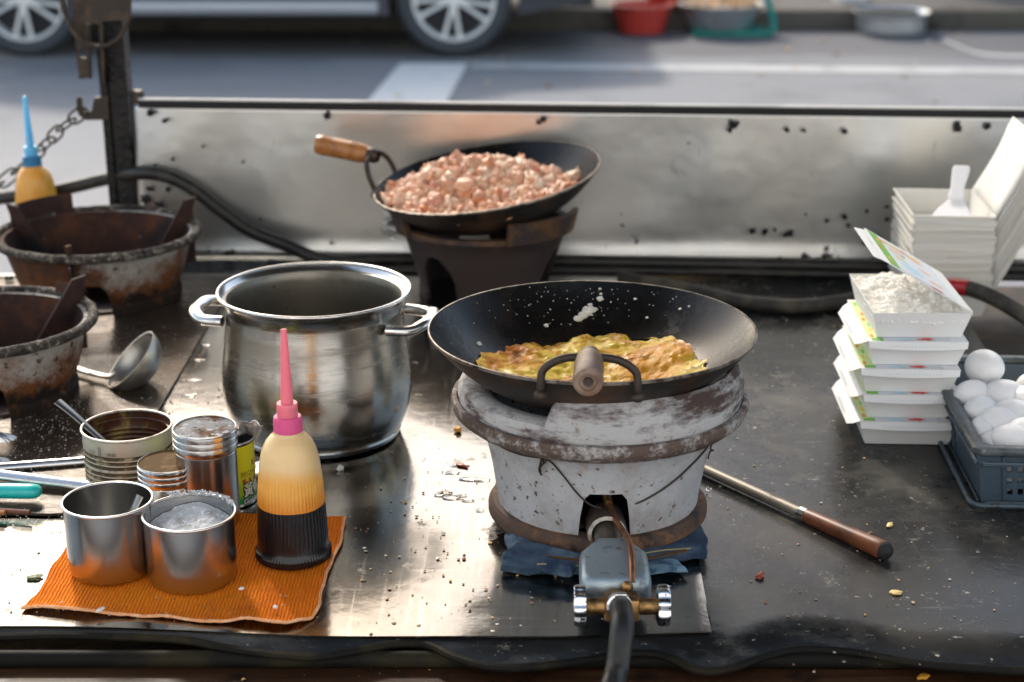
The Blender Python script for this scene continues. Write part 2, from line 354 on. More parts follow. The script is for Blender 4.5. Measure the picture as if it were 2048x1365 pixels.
M_WATER = mat('water_drop', (1, 1, 1), .03, 0, trans=1, ior=1.33)
M_SPICE = mat('brown_spice_dust', (.13, .085, .045), .9, 0, layers=[dict(c=(.22, .15, .08), s=60, lo=.5, hi=.65, det=8), dict(c=(.26, .24, .20), s=16, lo=.60, hi=.72)], bump=.0006, bscale=300, spec=.08)
M_LIDSALT = mat('salty_shaker_lid', (.28, .28, .28), .7, 0, layers=[
    dict(c=(.14, .07, .03), r=.8, s=26, lo=.48, hi=.60, det=10), dict(c=(.03, .025, .02), r=.8, s=85, lo=.58, hi=.65, det=6), dict(c=(.55, .57, .60), r=.7, s=120, lo=.56, hi=.64, det=5)], bump=.0012, bscale=260, spec=.1)
M_TIN = mat('printed_tin', (.50, .49, .42), .42, .35, layers=[
    dict(c=(.42, .36, .16), s=12, lo=.55, hi=.72, det=8, amt=.7), dict(c=(.10, .055, .02), r=.7, m=0, s=26, lo=.66, hi=.74, det=11, nr=.7),
    dict(c=(.06, .03, .015), r=.7, m=0, s=120, lo=.71, hi=.75)], bump=.0002, bscale=120)
M_TINRIM = mat('worn_tin_rim', (.62, .58, .52), .35, .7, layers=[dict(c=(.16, .07, .03), m=0, s=45, lo=.58, hi=.7, det=8)])
M_TINGROOVE = mat('dark_tin_groove', (.06, .04, .018), .6, .2, layers=[dict(c=(.35, .30, .16), s=60, lo=.5, hi=.65)])  # ring grooves coloured darker than the tin around them
M_TININ = mat('sauce_stained_tin_lining', (.23, .15, .045), .4, .4, layers=[
    dict(c=(.060, .018, .006), r=.35, m=0, s=24, st=(1, 1, .55), lo=.40, hi=.48, det=8), dict(c=(.022, .008, .004), r=.4, m=0, s=34, lo=.54, hi=.63, det=8)], bump=.0006, bscale=120)
M_LABEL = mat('yellow_green_can_label', (.74, .70, .015), .35, 0, layers=[
    dict(tex='const', c=(.42, .58, .03), z=(.040, .024, 1), lo=.5, hi=1.5), dict(tex='const', c=(.012, .30, .05), z=(.015, .009, 1), lo=.5, hi=1.5)])
M_DARKIN = mat('dark_can_inside', (.05, .05, .055), .3, .6)
M_FOIL = mat('bent_can_lid', (.80, .80, .80), .4, .7, bump=.0006, bscale=80)
M_BLACKINK = ink('black_ink', (.012, .012, .012)); M_WHITEINK = ink('white_ink', (.82, .82, .82)); M_REDINK = ink('dark_red_ink', (.42, .03, .035)); M_HORSE = ink('horse_brown_ink', (.40, .13, .03)); M_BROWNINK = ink('brown_letter_ink', (.16, .085, .02))
M_TINYINK = ink('faded_brown_ink', (.11, .08, .035)); M_TABINK = ink('faded_blue_ink', (.45, .52, .62))
# street
M_ROAD = mat('asphalt', (.25, .258, .275), .75, 0, layers=[
    dict(c=(.30, .30, .305), s=.8, lo=.45, hi=.7, det=8, amt=.8), dict(c=(.15, .155, .165), s=1.6, lo=.58, hi=.75, det=9, amt=.7), dict(c=(.38, .375, .37), s=90, lo=.6, hi=.72, det=4, amt=.7),
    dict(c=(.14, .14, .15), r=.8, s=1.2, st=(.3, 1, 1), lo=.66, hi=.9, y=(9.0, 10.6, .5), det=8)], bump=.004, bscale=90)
M_PAVE = mat('pavement_stone', (.13, .125, .12), .8, 0, layers=[dict(c=(.15, .14, .13), s=2, lo=.5, hi=.7, det=9), dict(c=(.04, .028, .022), s=3, lo=.55, hi=.7, det=8)], bump=.004, bscale=30)
M_TARP = mat('dark_roof_tarpaulin', (.05, .045, .04), .7, 0, layers=[dict(c=(.09, .07, .05), s=3, lo=.5, hi=.7)])
M_BUILD = mat('reflected_block_dark', (.10, .095, .09), .85, 0, layers=[dict(c=(.05, .05, .048), s=.8, lo=.45, hi=.7, det=8)])
M_PALE = mat('bounce_facade_pale', (.69, .73, .79), .9, 0, layers=[dict(c=(.56, .61, .68), s=.7, lo=.5, hi=.75, det=8)])
M_KERB = mat('dirty_kerb_stone', (.10, .09, .075), .8, 0, layers=[dict(c=(.11, .10, .07), s=2, lo=.5, hi=.7, det=9), dict(c=(.02, .014, .012), s=4, lo=.5, hi=.7, det=8)], bump=.004, bscale=30)
M_PAINT = mat('road_paint', (.80, .79, .76), .7, 0, layers=[dict(c=(.40, .40, .39), s=6, lo=.55, hi=.75, det=9, amt=.6)], bump=.002, bscale=90)
M_PAINTW = mat('worn_road_paint_and_rail_light', (.55, .55, .54), .75, 0, layers=[dict(c=(.18, .18, .18), s=5, lo=.52, hi=.7, det=10, amt=.7)])
M_CARP = mat('dark_blue_grey_car_paint', (.018, .026, .042), .3, .2, coat=.25)
M_SILL = mat('silver_sill_trim', (.42, .45, .48), .35, .5)
M_TYRE = mat('tyre_rubber', (.045, .052, .062), .62, 0, bump=.002, bscale=40)
M_ALLOY = mat('bright_alloy_rim', (.86, .86, .84), .35, .1)
M_WHEELIN = mat('dark_wheel_inside', (.022, .024, .03), .5, .3)
M_GLASS = mat('dark_car_glass', (.012, .016, .02), .05, 0, coat=.5)
M_UNDER = mat('black_underbody', (.012, .012, .012), .7)
M_LAMPR = mat('red_tail_lamp', (.35, .01, .01), .2)
M_LAMPC = mat('clear_head_lamp', (.6, .62, .65), .12, .4)
M_REDTUB = mat('red_tub_plastic', (.55, .055, .04), .45, 0, layers=[dict(c=(.40, .06, .05), s=6, lo=.5, hi=.7)])
M_ORTUB = mat('orange_red_plastic', (.82, .07, .02), .4)
M_BASIN = mat('basin_aluminium', (.58, .60, .62), .36, .8, layers=[dict(c=(.3, .3, .3), s=8, lo=.5, hi=.8, amt=.6)])
M_TEALP = mat('teal_green_plastic', (.010, .22, .18), .4)
M_FOODP = mat('peeled_food_pieces', (.7, .4, .2), .6, 0, island=[(.70, .42, .20), (.62, .30, .12), (.75, .58, .38), (.66, .50, .36)])
M_DARKLIQ = mat('dark_basin_water', (.10, .11, .12), .1)

# ------------------------------------------------------------------ mesh building
class MB:
    def __init__(s): s.v = []; s.f = []; s.m = []
    def add(s, vs, fs, m=0):
        o = len(s.v); s.v += [Vector(q) for q in vs]
        s.f += [tuple(i + o for i in q) for q in fs]; s.m += [m] * len(fs); return s
    def bm(s, b, m=0, mtx=None):
        b.verts.index_update()
        vs = [(mtx @ q.co) if mtx else q.co.copy() for q in b.verts]
        s.add(vs, [[q.index for q in f.verts] for f in b.faces], m); b.free(); return s
    def lathe(s, prof, seg=64, m=0, mtx=None, a0=0., a1=2 * PI, mod=None, mids=None, close=False):
        full = abs(a1 - a0 - 2 * PI) < 1e-6
        n = seg if full else seg + 1
        vs = []
        for (r, z) in prof:
            for j in range(n):
                a = a0 + (a1 - a0) * j / seg
                rr, zz = (r, z) if not mod else mod(r, z, a)
                p = Vector((rr * math.cos(a), rr * math.sin(a), zz)); vs.append(mtx @ p if mtx else p)
        fs, ms = [], []
        K = len(prof)
        rng = range(K) if close else range(K - 1)
        for i in rng:
            i2 = (i + 1) % K
            for j in range(seg):
                j2 = (j + 1) % n
                fs.append((i * n + j, i * n + j2, i2 * n + j2, i2 * n + j)); ms.append(mids[i] if mids else m)
        o = len(s.v); s.v += vs
        s.f += [tuple(q + o for q in f) for f in fs]; s.m += ms
        if close and not full:
            s.f.append(tuple(o + i * n for i in range(K))); s.m.append(m)
            s.f.append(tuple(o + i * n + n - 1 for i in reversed(range(K)))); s.m.append(m)
        return s
    def tube(s, pts, r, seg=12, m=0, closed=False, cap=True, flat=1.0, up=None):
        pts = [Vector(p) for p in pts]; n = len(pts)
        rs = r if isinstance(r, (list, tuple)) else [r] * n
        vs = []; prev = None
        for i, p in enumerate(pts):
            if closed: t = pts[(i + 1) % n] - pts[i - 1]
            else: t = pts[min(i + 1, n - 1)] - pts[max(i - 1, 0)]
            t.normalize()
            if prev is None:
                u = up and Vector(up) or (Vector((0, 0, 1)) if abs(t.z) < .9 else Vector((1, 0, 0)))
                a = t.cross(u).normalized()
            else:
                a = (prev - t * prev.dot(t)).normalized()
            prev = a; b = t.cross(a)
            for k in range(seg):
                q = 2 * PI * k / seg
                vs.append(p + (a * math.cos(q) + b * math.sin(q) * flat) * rs[i])
        fs = []
        for i in range(n if closed else n - 1):
            i2 = (i + 1) % n
            for k in range(seg):
                k2 = (k + 1) % seg
                fs.append((i * seg + k, i * seg + k2, i2 * seg + k2, i2 * seg + k))
        if cap and not closed:
            fs.append(tuple(reversed(range(seg)))); fs.append(tuple((n - 1) * seg + k for k in range(seg)))
        return s.add(vs, fs, m)
    def box(s, c, d, m=0, rot=None, bev=0., seg=2, taper=None):
        b = bmesh.new(); bmesh.ops.create_cube(b, size=1)
        for q in b.verts:
            q.co = Vector((q.co.x * d[0], q.co.y * d[1], q.co.z * d[2]))
            if taper and q.co.z > 0: q.co.x *= taper[0]; q.co.y *= taper[1]
        if bev: bmesh.ops.bevel(b, geom=list(b.edges), offset=bev, segments=seg, profile=.5, affect='EDGES')
        mt = Matrix.Translation(c) @ (Euler(rot).to_matrix().to_4x4() if rot else Matrix.Identity(4))
        return s.bm(b, m, mt)
    def blob(s, c, r, sub=2, amp=.2, fr=1.5, m=0, sc=(1, 1, 1), rot=None, seed=None):
        b = bmesh.new(); bmesh.ops.create_icosphere(b, subdivisions=sub, radius=1)
        sdv = Vector((rnd.uniform(0, 99), rnd.uniform(0, 99), rnd.uniform(0, 99)))
        for q in b.verts:
            q.co *= 1 + amp * mnoise.noise(q.co * fr + sdv)
            q.co = Vector((q.co.x * sc[0], q.co.y * sc[1], q.co.z * sc[2])) * r
        mt = Matrix.Translation(c) @ (Euler(rot).to_matrix().to_4x4() if rot else Matrix.Identity(4))
        return s.bm(b, m, mt)
    def grid(s, fn, nu, nv, m=0, thick=0., bottom=None):
        vs = [fn(i / nu, j / nv) for j in range(nv + 1) for i in range(nu + 1)]
        w = nu + 1
        fs = [(j * w + i, j * w + i + 1, (j + 1) * w + i + 1, (j + 1) * w + i) for j in range(nv) for i in range(nu)]
        if thick or bottom:
            o = len(vs)
            vs += [Vector(q) - Vector((0, 0, thick)) if not bottom else bottom(Vector(q)) for q in vs[:o]]
            fs += [tuple(o + k for k in reversed(f)) for f in list(fs)]
            ring = [i for i in range(w)] + [j * w + nu for j in range(1, nv + 1)] + [nv * w + i for i in range(nu - 1, -1, -1)] + [j * w for j in range(nv - 1, 0, -1)]
            for a, b in zip(ring, ring[1:] + ring[:1]): fs.append((b, a, o + a, o + b))
        return s.add(vs, fs, m)
    def prism(s, pts, h, m=0, mtx=None):
        n = len(pts)
        vs = [Vector((x, y, 0)) for x, y in pts] + [Vector((x, y, h)) for x, y in pts]
        if mtx: vs = [mtx @ q for q in vs]
        fs = [tuple(reversed(range(n))), tuple(range(n, 2 * n))] + [(i, (i + 1) % n, n + (i + 1) % n, n + i) for i in range(n)]
        return s.add(vs, fs, m)
    def build(s, name, mats, parent=None, smooth=40, recalc=True):
        me = bpy.data.meshes.new(name); me.from_pydata([tuple(q) for q in s.v], [], s.f)
        for q in (mats if isinstance(mats, (list, tuple)) else [mats]): me.materials.append(q)
        me.polygons.foreach_set('material_index', s.m)
        if recalc:
            b = bmesh.new(); b.from_mesh(me); bmesh.ops.recalc_face_normals(b, faces=b.faces); b.to_mesh(me); b.free()
        if smooth:
            me.polygons.foreach_set('use_smooth', [True] * len(me.polygons)); me.set_sharp_from_angle(angle=R(smooth))
        me.update()
        o = bpy.data.objects.new(name, me); COL.objects.link(o)
        if parent: o.parent = parent
        return o

def thing(name, label, cat, loc=(0, 0, 0), rot=(0, 0, 0), group=None):
    o = bpy.data.objects.new(name, None); o.empty_display_size = .05; COL.objects.link(o)
    o.location = loc; o.rotation_euler = rot; return tag(o, label, cat, group)
def tag(o, label, cat, group=None):
    o['label'] = label; o['category'] = cat
    if group: o['group'] = group
    return o
def structure(o): o['kind'] = 'structure'; return o
def copy_tree(o, parent=None):
    c = o.copy(); COL.objects.link(c)
    if parent: c.parent = parent
    for ch in list(o.children): copy_tree(ch, c)
    return c
def cut(o, cutter_mb):
    k = cutter_mb.build('cutter', o.data.materials[0])
    k.parent = o.parent
    md = o.modifiers.new('b', 'BOOLEAN'); md.operation = 'DIFFERENCE'; md.object = k; md.solver = 'EXACT'
    bpy.context.view_layer.update()
    dg = bpy.context.evaluated_depsgraph_get()
    me = bpy.data.meshes.new_from_object(o.evaluated_get(dg))
    o.modifiers.clear(); old = o.data; o.data = me; me.name = o.name
    me.polygons.foreach_set('use_smooth', [True] * len(me.polygons)); me.set_sharp_from_angle(angle=R(40))
    bpy.data.objects.remove(k); bpy.data.meshes.remove(old)
def spline(pts, n=8, closed=False):
    P = [Vector(p) for p in pts]; out = []; N_ = len(P)
    for i in range(N_ if closed else N_ - 1):
        if closed: a, b, c, d = P[i - 1], P[i], P[(i + 1) % N_], P[(i + 2) % N_]
        else: a, b, c, d = P[max(i - 1, 0)], P[i], P[i + 1], P[min(i + 2, N_ - 1)]
        for k in range(n):
            t = k / n
            out.append(.5 * ((2 * b) + (c - a) * t + (2 * a - 5 * b + 4 * c - d) * t * t + (3 * b - a - 3 * c + d) * t ** 3))
    if not closed: out.append(P[-1])
    return out
def nz(p, f=1., seed=0.): return mnoise.noise(Vector(p) * f + Vector((seed, seed * 1.3, seed * .7)))
def text_mesh(body, size, offset=0., extrude=.00005, align='LEFT', space=1.0):
    cu = bpy.data.curves.new('t', 'FONT'); cu.body = body; cu.size = size; cu.offset = offset; cu.extrude = extrude; cu.align_x = align
    cu.space_character = space; cu.resolution_u = 3
    o = bpy.data.objects.new('t', cu); COL.objects.link(o); bpy.context.view_layer.update()
    me = bpy.data.meshes.new_from_object(o.evaluated_get(bpy.context.evaluated_depsgraph_get()))
    vs = [q.co.copy() for q in me.vertices]; fs = [tuple(f.vertices) for f in me.polygons]
    bpy.data.objects.remove(o); bpy.data.curves.remove(cu); bpy.data.meshes.remove(me)
    return vs, fs
def wrap(mb, vf, rad, ang, z, m=0, rise=0., scale_x=1.):
    """bend flat lettering round an upright cylinder; ang is where x=0 falls (radians, -pi/2 faces the camera)"""
    vs, fs = vf; out = []
    for q in vs:
        a = ang + q.x * scale_x / rad; rr = rad + .00012 + rise + q.z
        out.append(Vector((rr * math.cos(a), rr * math.sin(a), z + q.y)))
    mb.add(out, fs, m)

# ------------------------------------------------------------------ street
def sheet(name, x0, x1, y0, y1, z, m, nx=1, ny=1):
    mb = MB(); mb.grid(lambda u, v: Vector((x0 + (x1 - x0) * u, y0 + (y1 - y0) * v, z)), nx, ny)
    return structure(mb.build(name, m, smooth=0))
sheet('road', -120, 120, -80, 160, 0, M_ROAD)
mb = MB(); mb.box((0, 11.02, .06), (240, .16, .14), bev=.015); structure(mb.build('kerb', M_KERB))
mb = MB(); mb.box((0, 18.1, .055), (240, 14, .13)); structure(mb.build('pavement', M_PAVE, smooth=0))
mb = MB()
q = [W(735, 203, .004), W(892, 206, .004), W(935, 128, .004), W(800, 127, .004)]
d1 = (q[0] - q[3]) * 1.1; q[0] = q[0] + d1; q[1] = q[1] + (q[1] - q[2]) * 1.1
mb.add(q, [(0, 1, 2, 3)]); structure(mb.build('crossing_marking', M_PAINT, smooth=0))
mb = MB(); a0, a1, b0, b1 = W(985, 126, .004), W(2048, 137, .004), W(940, 137, .004), W(2048, 149, .004)
e = a1 + (a1 - a0) * 3; e2 = b1 + (b1 - b0) * 3
mb.add([b0, e2, e, W(940, 126, .004)], [(0, 1, 2, 3)]); structure(mb.build('edge_line', M_PAINTW, smooth=0))
mb = MB(); L1 = spline([W(1880, 78, .004), W(1925, 97, .004), W(1960, 108, .004), W(2010, 112, .004), W(2100, 112, .004), W(2400, 112, .004)], 6)
vs = []
for p in L1: vs += [p + Vector((0, -.05, 0)), p + Vector((.02, .05, 0))]
mb.add(vs, [(2 * i, 2 * i + 2, 2 * i + 3, 2 * i + 1) for i in range(len(L1) - 1)]); structure(mb.build('bay_line', M_PAINTW, smooth=0))

# unseen dark block, added beyond the pavement for the steel to mirror
bd = thing('reflected_block', 'unseen low dark block added for the steel to reflect', 'building', (16.2, 17.4, 0))
mb = MB(); mb.box((0, 0, 2.6), (28, 6.6, 5.2), bev=.03); mb.build('walls', M_BUILD, bd, smooth=0)
mb = MB(); mb.box((0, -.1, 5.28), (28.4, 7.0, .16), bev=.02); mb.build('roof_edge', M_KERB, bd, smooth=0)
for i in range(8):
    mb = MB(); mb.box((-12.2 + i * 3.35, -3.31, 1.5), (2.5, .06, 2.7), bev=.01); mb.build('block_opening', M_GLASS, bd, smooth=0)

# unseen pale facade, added to bounce sunlight onto the cart's near sides
bd2 = thing('bounce_facade', 'unseen pale facade added behind the camera to bounce sunlight', 'building', (0, -5.2, 0))
mb = MB(); mb.box((0, 0, 3.6), (26, 4, 7.2), bev=.03); mb.build('walls', M_PALE, bd2, smooth=0)
for i in range(6):
    for zz in (5.2,):
        mb = MB(); mb.box((-10 + i * 4.0, 2.0, zz), (1.1, .06, 1.3), bev=.01); mb.build('window', M_GLASS, bd2, smooth=0)
for x in (-8.5, 7.5):
    mb = MB(); mb.box((x, 2.0, 1.05), (1.0, .06, 2.1), bev=.01); mb.build('door', M_BOARD, bd2, smooth=0)

# parked car: side towards the cart at y ~ 9.9
car = thing('parked_car', 'dark blue grey car with bright alloy wheels parked across the road', 'car', (-1.58, 10.72, 0))
WB, WR = 2.49, .335
xf, xr = WB / 2, -WB / 2
def arch(cx, r=.385, n=14): return [(cx + r * math.cos(a), .335 + r * math.sin(a)) for a in [PI * 1.08 - PI * 1.16 * i / n for i in range(n + 1)]]
prof = [(-2.05, .32)] + arch(xr) + arch(xf) + [(2.05, .32), (2.12, .55), (2.05, .80), (1.15, 1.0), (.55, 1.48), (.2, 1.54), (-1.3, 1.52), (-1.95, 1.05), (-2.1, .95), (-2.12, .5)]
mb = MB(); n = len(prof); vs = []
for y in (-.84, -.80, .80, .84):
    ins = 0.02 if abs(y) > .82 else 0
    for (x, z) in prof:
        ty = y
        if z > 1.02: ty = y * (1 - (z - 1.02) * .28)
        vs.append(Vector((x * (1 - ins * .2), ty, z - (ins if z > .5 else 0))))
fs = []
for k in range(3):
    for i in range(n): fs.append((k * n + i, k * n + (i + 1) % n, (k + 1) * n + (i + 1) % n, (k + 1) * n + i))
fs.append(tuple(range(n))); fs.append(tuple(3 * n + i for i in reversed(range(n))))
mb.add(vs, fs); mb.build('body', M_CARP, car, smooth=30)
mb = MB(); mb.box((0, .02, .27), (1.72, 1.5, .16)); mb.box((-1.88, .02, .35), (.36, 1.5, .14)); mb.box((1.88, .02, .35), (.36, 1.5, .14)); mb.build('underbody', M_UNDER, car, smooth=0)
for sy in (-1, 1):
    mb = MB(); mb.box((.0, sy * .855, .285), (1.62, .07, .085), bev=.025, seg=3); mb.build('running_board', M_SILL, car)
    for (x0, x1, x2, x3) in ((-1.25, -.45, -.45, -1.62), (-.38, .42, .9, -.38)):
        mb = MB(); y = .815
        mb.add([Vector((x3, sy * (y + .003), 1.04)), Vector((x2, sy * (y + .003), 1.04)), Vector((x1, sy * (y - .10), 1.44)), Vector((x0, sy * (y - .10), 1.44))], [(0, 1, 2, 3)])
        b_ = mb.build('side_window', M_GLASS, car, smooth=0); sm = b_.modifiers.new('s', 'SOLIDIFY'); sm.thickness = .012; sm.offset = 0
    mb = MB(); mb.box((.35, sy * .858, .80), (.18, .02, .03), bev=.008); mb.build('door_handle', M_SILL, car)
    mb = MB(); mb.box((2.02, sy * .6, .70), (.16, .34, .12), bev=.03); mb.build('headlight', M_LAMPC, car)
    mb = MB(); mb.box((-2.06, sy * .66, .82), (.1, .2, .22), bev=.03); mb.build('tail_light', M_LAMPR, car)
mb = MB(); mb.add([Vector((1.12, -.72, 1.03)), Vector((1.12, .72, 1.03)), Vector((.58, .64, 1.475)), Vector((.58, -.64, 1.475))], [(0, 1, 2, 3)])
b_ = mb.build('windscreen', M_GLASS, car, smooth=0); sm = b_.modifiers.new('s', 'SOLIDIFY'); sm.thickness = .02; sm.offset = 0
def make_wheel():
    mb = MB(); mb.lathe([(.235, -.09), (.26, -.108), (.30, -.105), (.325, -.085), (WR, -.05), (WR, .05), (.325, .085), (.30, .105), (.235, .09)], 72, 0, Matrix.Rotation(PI / 2, 4, 'X'))
    w = mb.build('wheel', M_TYRE, car)
    mb = MB(); mt = Matrix.Rotation(PI / 2, 4, 'X')
    mb.lathe([(.236, -.09), (.24, .085), (.243, .098), (.236, .104), (.226, .096), (.222, .05), (.222, -.09)], 72, 0, mt)
    mb.lathe([(0, .092), (.03, .094), (.045, .088), (.05, .06)], 32, 0, mt)
    for k in range(5):
        for dsp in (-.21, .21):
            a = -PI / 2 + k * 2 * PI / 5 + dsp
            a_in = -PI / 2 + k * 2 * PI / 5 + dsp * .55
            p0 = Vector((.03 * math.cos(a_in), -.085, .03 * math.sin(a_in))); p1 = Vector((.233 * math.cos(a), -.092, .233 * math.sin(a)))
            mb.tube([p0, p0.lerp(p1, .5), p1], [.018, .015, .018], 8, flat=.8)
    mb.build('rim', M_ALLOY, w)
    mb = MB(); mb.lathe([(0, .02), (.222, .02), (.222, -.05), (0, -.05)], 48, 0, mt); mb.lathe([(0, .035), (.15, .035), (.15, .02)], 40, 0, mt); mb.build('brake_disc', M_WHEELIN, w)
    return w
w0 = make_wheel()
spots = [(xf, -.78, 0), (xr, -.78, 0), (xf, .78, PI), (xr, .78, PI)]
for i, (x, y, rz) in enumerate(spots):
    w = w0 if i == 0 else copy_tree(w0, car)
    w.location = (x, y, WR); w.rotation_euler = (0, 0.06 + .0 * i, rz)

# tubs and basins by the kerb
def bowl_prof(rb, rt, h, t=.006, lip=.015):
    return [(0, 0), (rb * .9, 0), (rb, .008), (rt, h - .01), (rt + lip, h - .006), (rt + lip, h), (rt - t, h), (rb - t, t + .01), (0, t + .004)]
p = W(1285, 72, 0); tub = thing('red_tub', 'red plastic tub standing by the kerb beside the metal basin', 'tub', (p.x, p.y + .14, 0))
mb = MB(); mb.lathe(bowl_prof(.145, .19, .185), 48); mb.build('bowl', M_REDTUB, tub)
p2 = WY(1338, 8, 11.02); t2 = thing('orange_red_bowl', 'bright orange red plastic bowl on the kerb above the red tub', 'bowl', (p2.x, 11.15, .135))
mb = MB(); mb.lathe(bowl_prof(.11, .155, .10), 48); mb.build('bowl_shell', M_ORTUB, t2)
p = W(1447, 76, 0); bs = thing('food_basin', 'wide metal basin heaped with orange brown pieces on a teal frame', 'basin', (p.x, p.y + .22, .035))
mb = MB(); mb.lathe(bowl_prof(.20, .26, .155), 56); mb.build('bowl_shell', M_BASIN, bs)
mb = MB()
for k in range(150):
    a, r_ = rnd.uniform(0, 2 * PI), .22 * math.sqrt(rnd.random())
    mb.blob((r_ * math.cos(a), r_ * math.sin(a), .15 + .05 * (1 - r_ / .22) + rnd.uniform(-.01, .01)), rnd.uniform(.018, .034), 1, .3, 2)
o = mb.build('peeled_food', M_FOODP); o.location = bs.location; tag(o, 'heap of orange brown peeled pieces inside the wide metal basin', 'food')
fr = thing('teal_frame', 'teal plastic frame under and beside the food basin', 'plastic frame', (p.x, p.y + .22, 0))
mb = MB(); mb.box((.06, 0, .017), (.50, .40, .034), bev=.012); mb.build('base_bar', M_TEALP, fr)
mb = MB(); mb.tube(spline([(.29, -.2, .02), (.325, -.14, .07), (.285, 0, .24), (.22, .05, .34), (.15, .05, .36)], 6), .021, 10); mb.build('upright', M_TEALP, fr)
p = W(1795, 76, 0); bs2 = thing('empty_basin', 'shiny round metal basin alone on the road near the kerb at the right', 'basin', (p.x, p.y + .21, 0))
mb = MB(); mb.lathe([(0, 0), (.19, 0), (.215, .02), (.22, .11), (.245, .135), (.245, .142), (.232, .142), (.212, .11), (.205, .03), (0, .025)], 56); mb.build('bowl_shell', M_BASIN, bs2)
mb = MB(); mb.lathe([(0, .10), (.21, .10)], 40); mb.build('water', M_DARKLIQ, bs2)
p = W(1700, 4, .12); fb = thing('white_foam_box', 'small white foam box lying on the far pavement', 'box', (p.x, p.y, .12), (0, 0, .2))
mb = MB(); mb.box((0, 0, .04), (.2, .14, .08), bev=.01); mb.build('tray', M_WHITEP, fb)
mb = MB(); mb.box((0, 0, .0885), (.21, .15, .015), bev=.005); mb.build('lid', M_WHITEP, fb)
# litter on the road
mb = MB()
for k in range(40):
    mb.blob((rnd.uniform(-1, 3.2), rnd.uniform(8.3, 10.9), .006), rnd.uniform(.008, .022), 1, .4, 2, sc=(1, 1, .4))
o = mb.build('road_litter', M_CRUMB); o['kind'] = 'stuff'; o['label'] = 'scattered scraps of litter on the asphalt'

# ------------------------------------------------------------------ the cart
cart = thing('food_cart', 'street food cart with black worktop, steel splash panel and tarred post', 'food cart', (0, 0, 0))
edge_px = [(-300, 1268), (0, 1270), (102, 1267), (205, 1269), (307, 1272), (376, 1277), (444, 1291), (513, 1301), (581, 1308), (632, 1310), (700, 1300), (780, 1285), (850, 1284),
           (912, 1311), (987, 1330), (1078, 1328), (1181, 1315), (1243, 1305), (1305, 1303), (1347, 1315), (1388, 1334), (1429, 1338), (1471, 1330), (1512, 1315), (1550, 1303), (1610, 1294), (1700, 1300),
           (1780, 1313), (1860, 1326), (1967, 1334), (2060, 1338), (2400, 1338)]
edge = spline([W(a, b) for a, b in edge_px], 4)
YB = 2.935
mb = MB()
ne = len(edge); rows = [0, .05, .15, .35, .65, 1.0]
vs = []
for t in rows:
    for p in edge: vs.append(Vector((p.x * (1 + .12 * t), p.y + (YB - p.y) * t, T)))
fs = [(j * ne + i, j * ne + i + 1, (j + 1) * ne + i + 1, (j + 1) * ne + i) for j in range(len(rows) - 1) for i in range(ne - 1)]
mb.add(vs, fs); o = mb.build('worktop', M_TOP, cart, smooth=30)
sm = o.modifiers.new('s', 'SOLIDIFY'); sm.thickness = .006; sm.offset = -1
mb = MB(); mb.tube([Vector((p.x, p.y - .001, T - .002)) for p in edge], .0042, 8); mb.build('liner_lip', M_RUBBER, cart)
mb = MB(); mb.tube([(-1.3, 1.458, T - .013), (1.3, 1.452, T - .013)], .0085, 16); mb.build('edge_rail', M_RUBBER, cart)
mb = MB(); mb.grid(lambda u, v: Vector((-1.3 + 2.6 * u, 1.402 - .020 * u + (1.462 - 1.402 + .020 * u) * v, T - .021 + .0012 * nz((u * 9, v * 3, 0), 1))), 120, 8, thick=.05)
mb.build('front_board', M_BOARD, cart)
mb = MB(); mb.box((0, 1.385, T - .10), (2.6, .03, .08), bev=.004); mb.build('lower_board', M_BOARD, cart)
mb = MB(); mb.box((0, 2.18, T - .13), (2.3, 1.46, .12)); mb.build('frame', M_IRON, cart, smooth=0)
for x in (-1.05, 1.05):
    for y in (1.55, 2.8):
        mb = MB(); mb.box((x, y, .28), (.05, .05, .56), bev=.004); mb.build('leg', M_IRON, cart)
# splash panel: a thin bent sheet with rolled foot, from the post to beyond the right of the picture
def pan_y(x): return 2.868 - .052 * (x + .66) / 1.5
PZ1 = lambda x: 1.019 - .008 * (x + .66) / 1.5
mb = MB()
def panf(u, v):
    x = -.652 + 1.90 * u; z1 = PZ1(x); z = T + .004 + (z1 - T - .004) * v
    y = pan_y(x) + .005 * nz((x * 2.2, z * 4, 0), 1, 3) + .0022 * nz((x * 9, z * 9, 0), 1, 9) - (.012 * max(0, (.12 - v) / .12) ** 2)
    return Vector((x, y, z))
mb.grid(panf, 160, 24)
o = mb.build('splash_panel', M_PANEL, cart, smooth=60); o.location = (0, 0, T)
for q in o.data.vertices: q.co.z -= T
sm = o.modifiers.new('s', 'SOLIDIFY'); sm.thickness = .003; sm.offset = 1
mb = MB()
for i in range(1): mb.box((.305, pan_y(.305) + .008, 0), (1.89, .026, .0125), rot=(0, 0, -.0347))
o = mb.build('panel_rail', M_UNDER, cart); o.location = (0, 0, T + .2660); o.rotation_euler = (0, R(.3), 0)
mb = MB(); mb.box((.305, pan_y(.305) + .003, 0), (1.89, .012, .003), rot=(0, 0, -.0347))
o = mb.build('rail_sunlit_edge', M_PAINTW, cart, smooth=0); o.location = (0, 0, T + .2738); o.rotation_euler = (0, R(.3), 0)  # pale strip painted in for the sunlit top edge of the rail
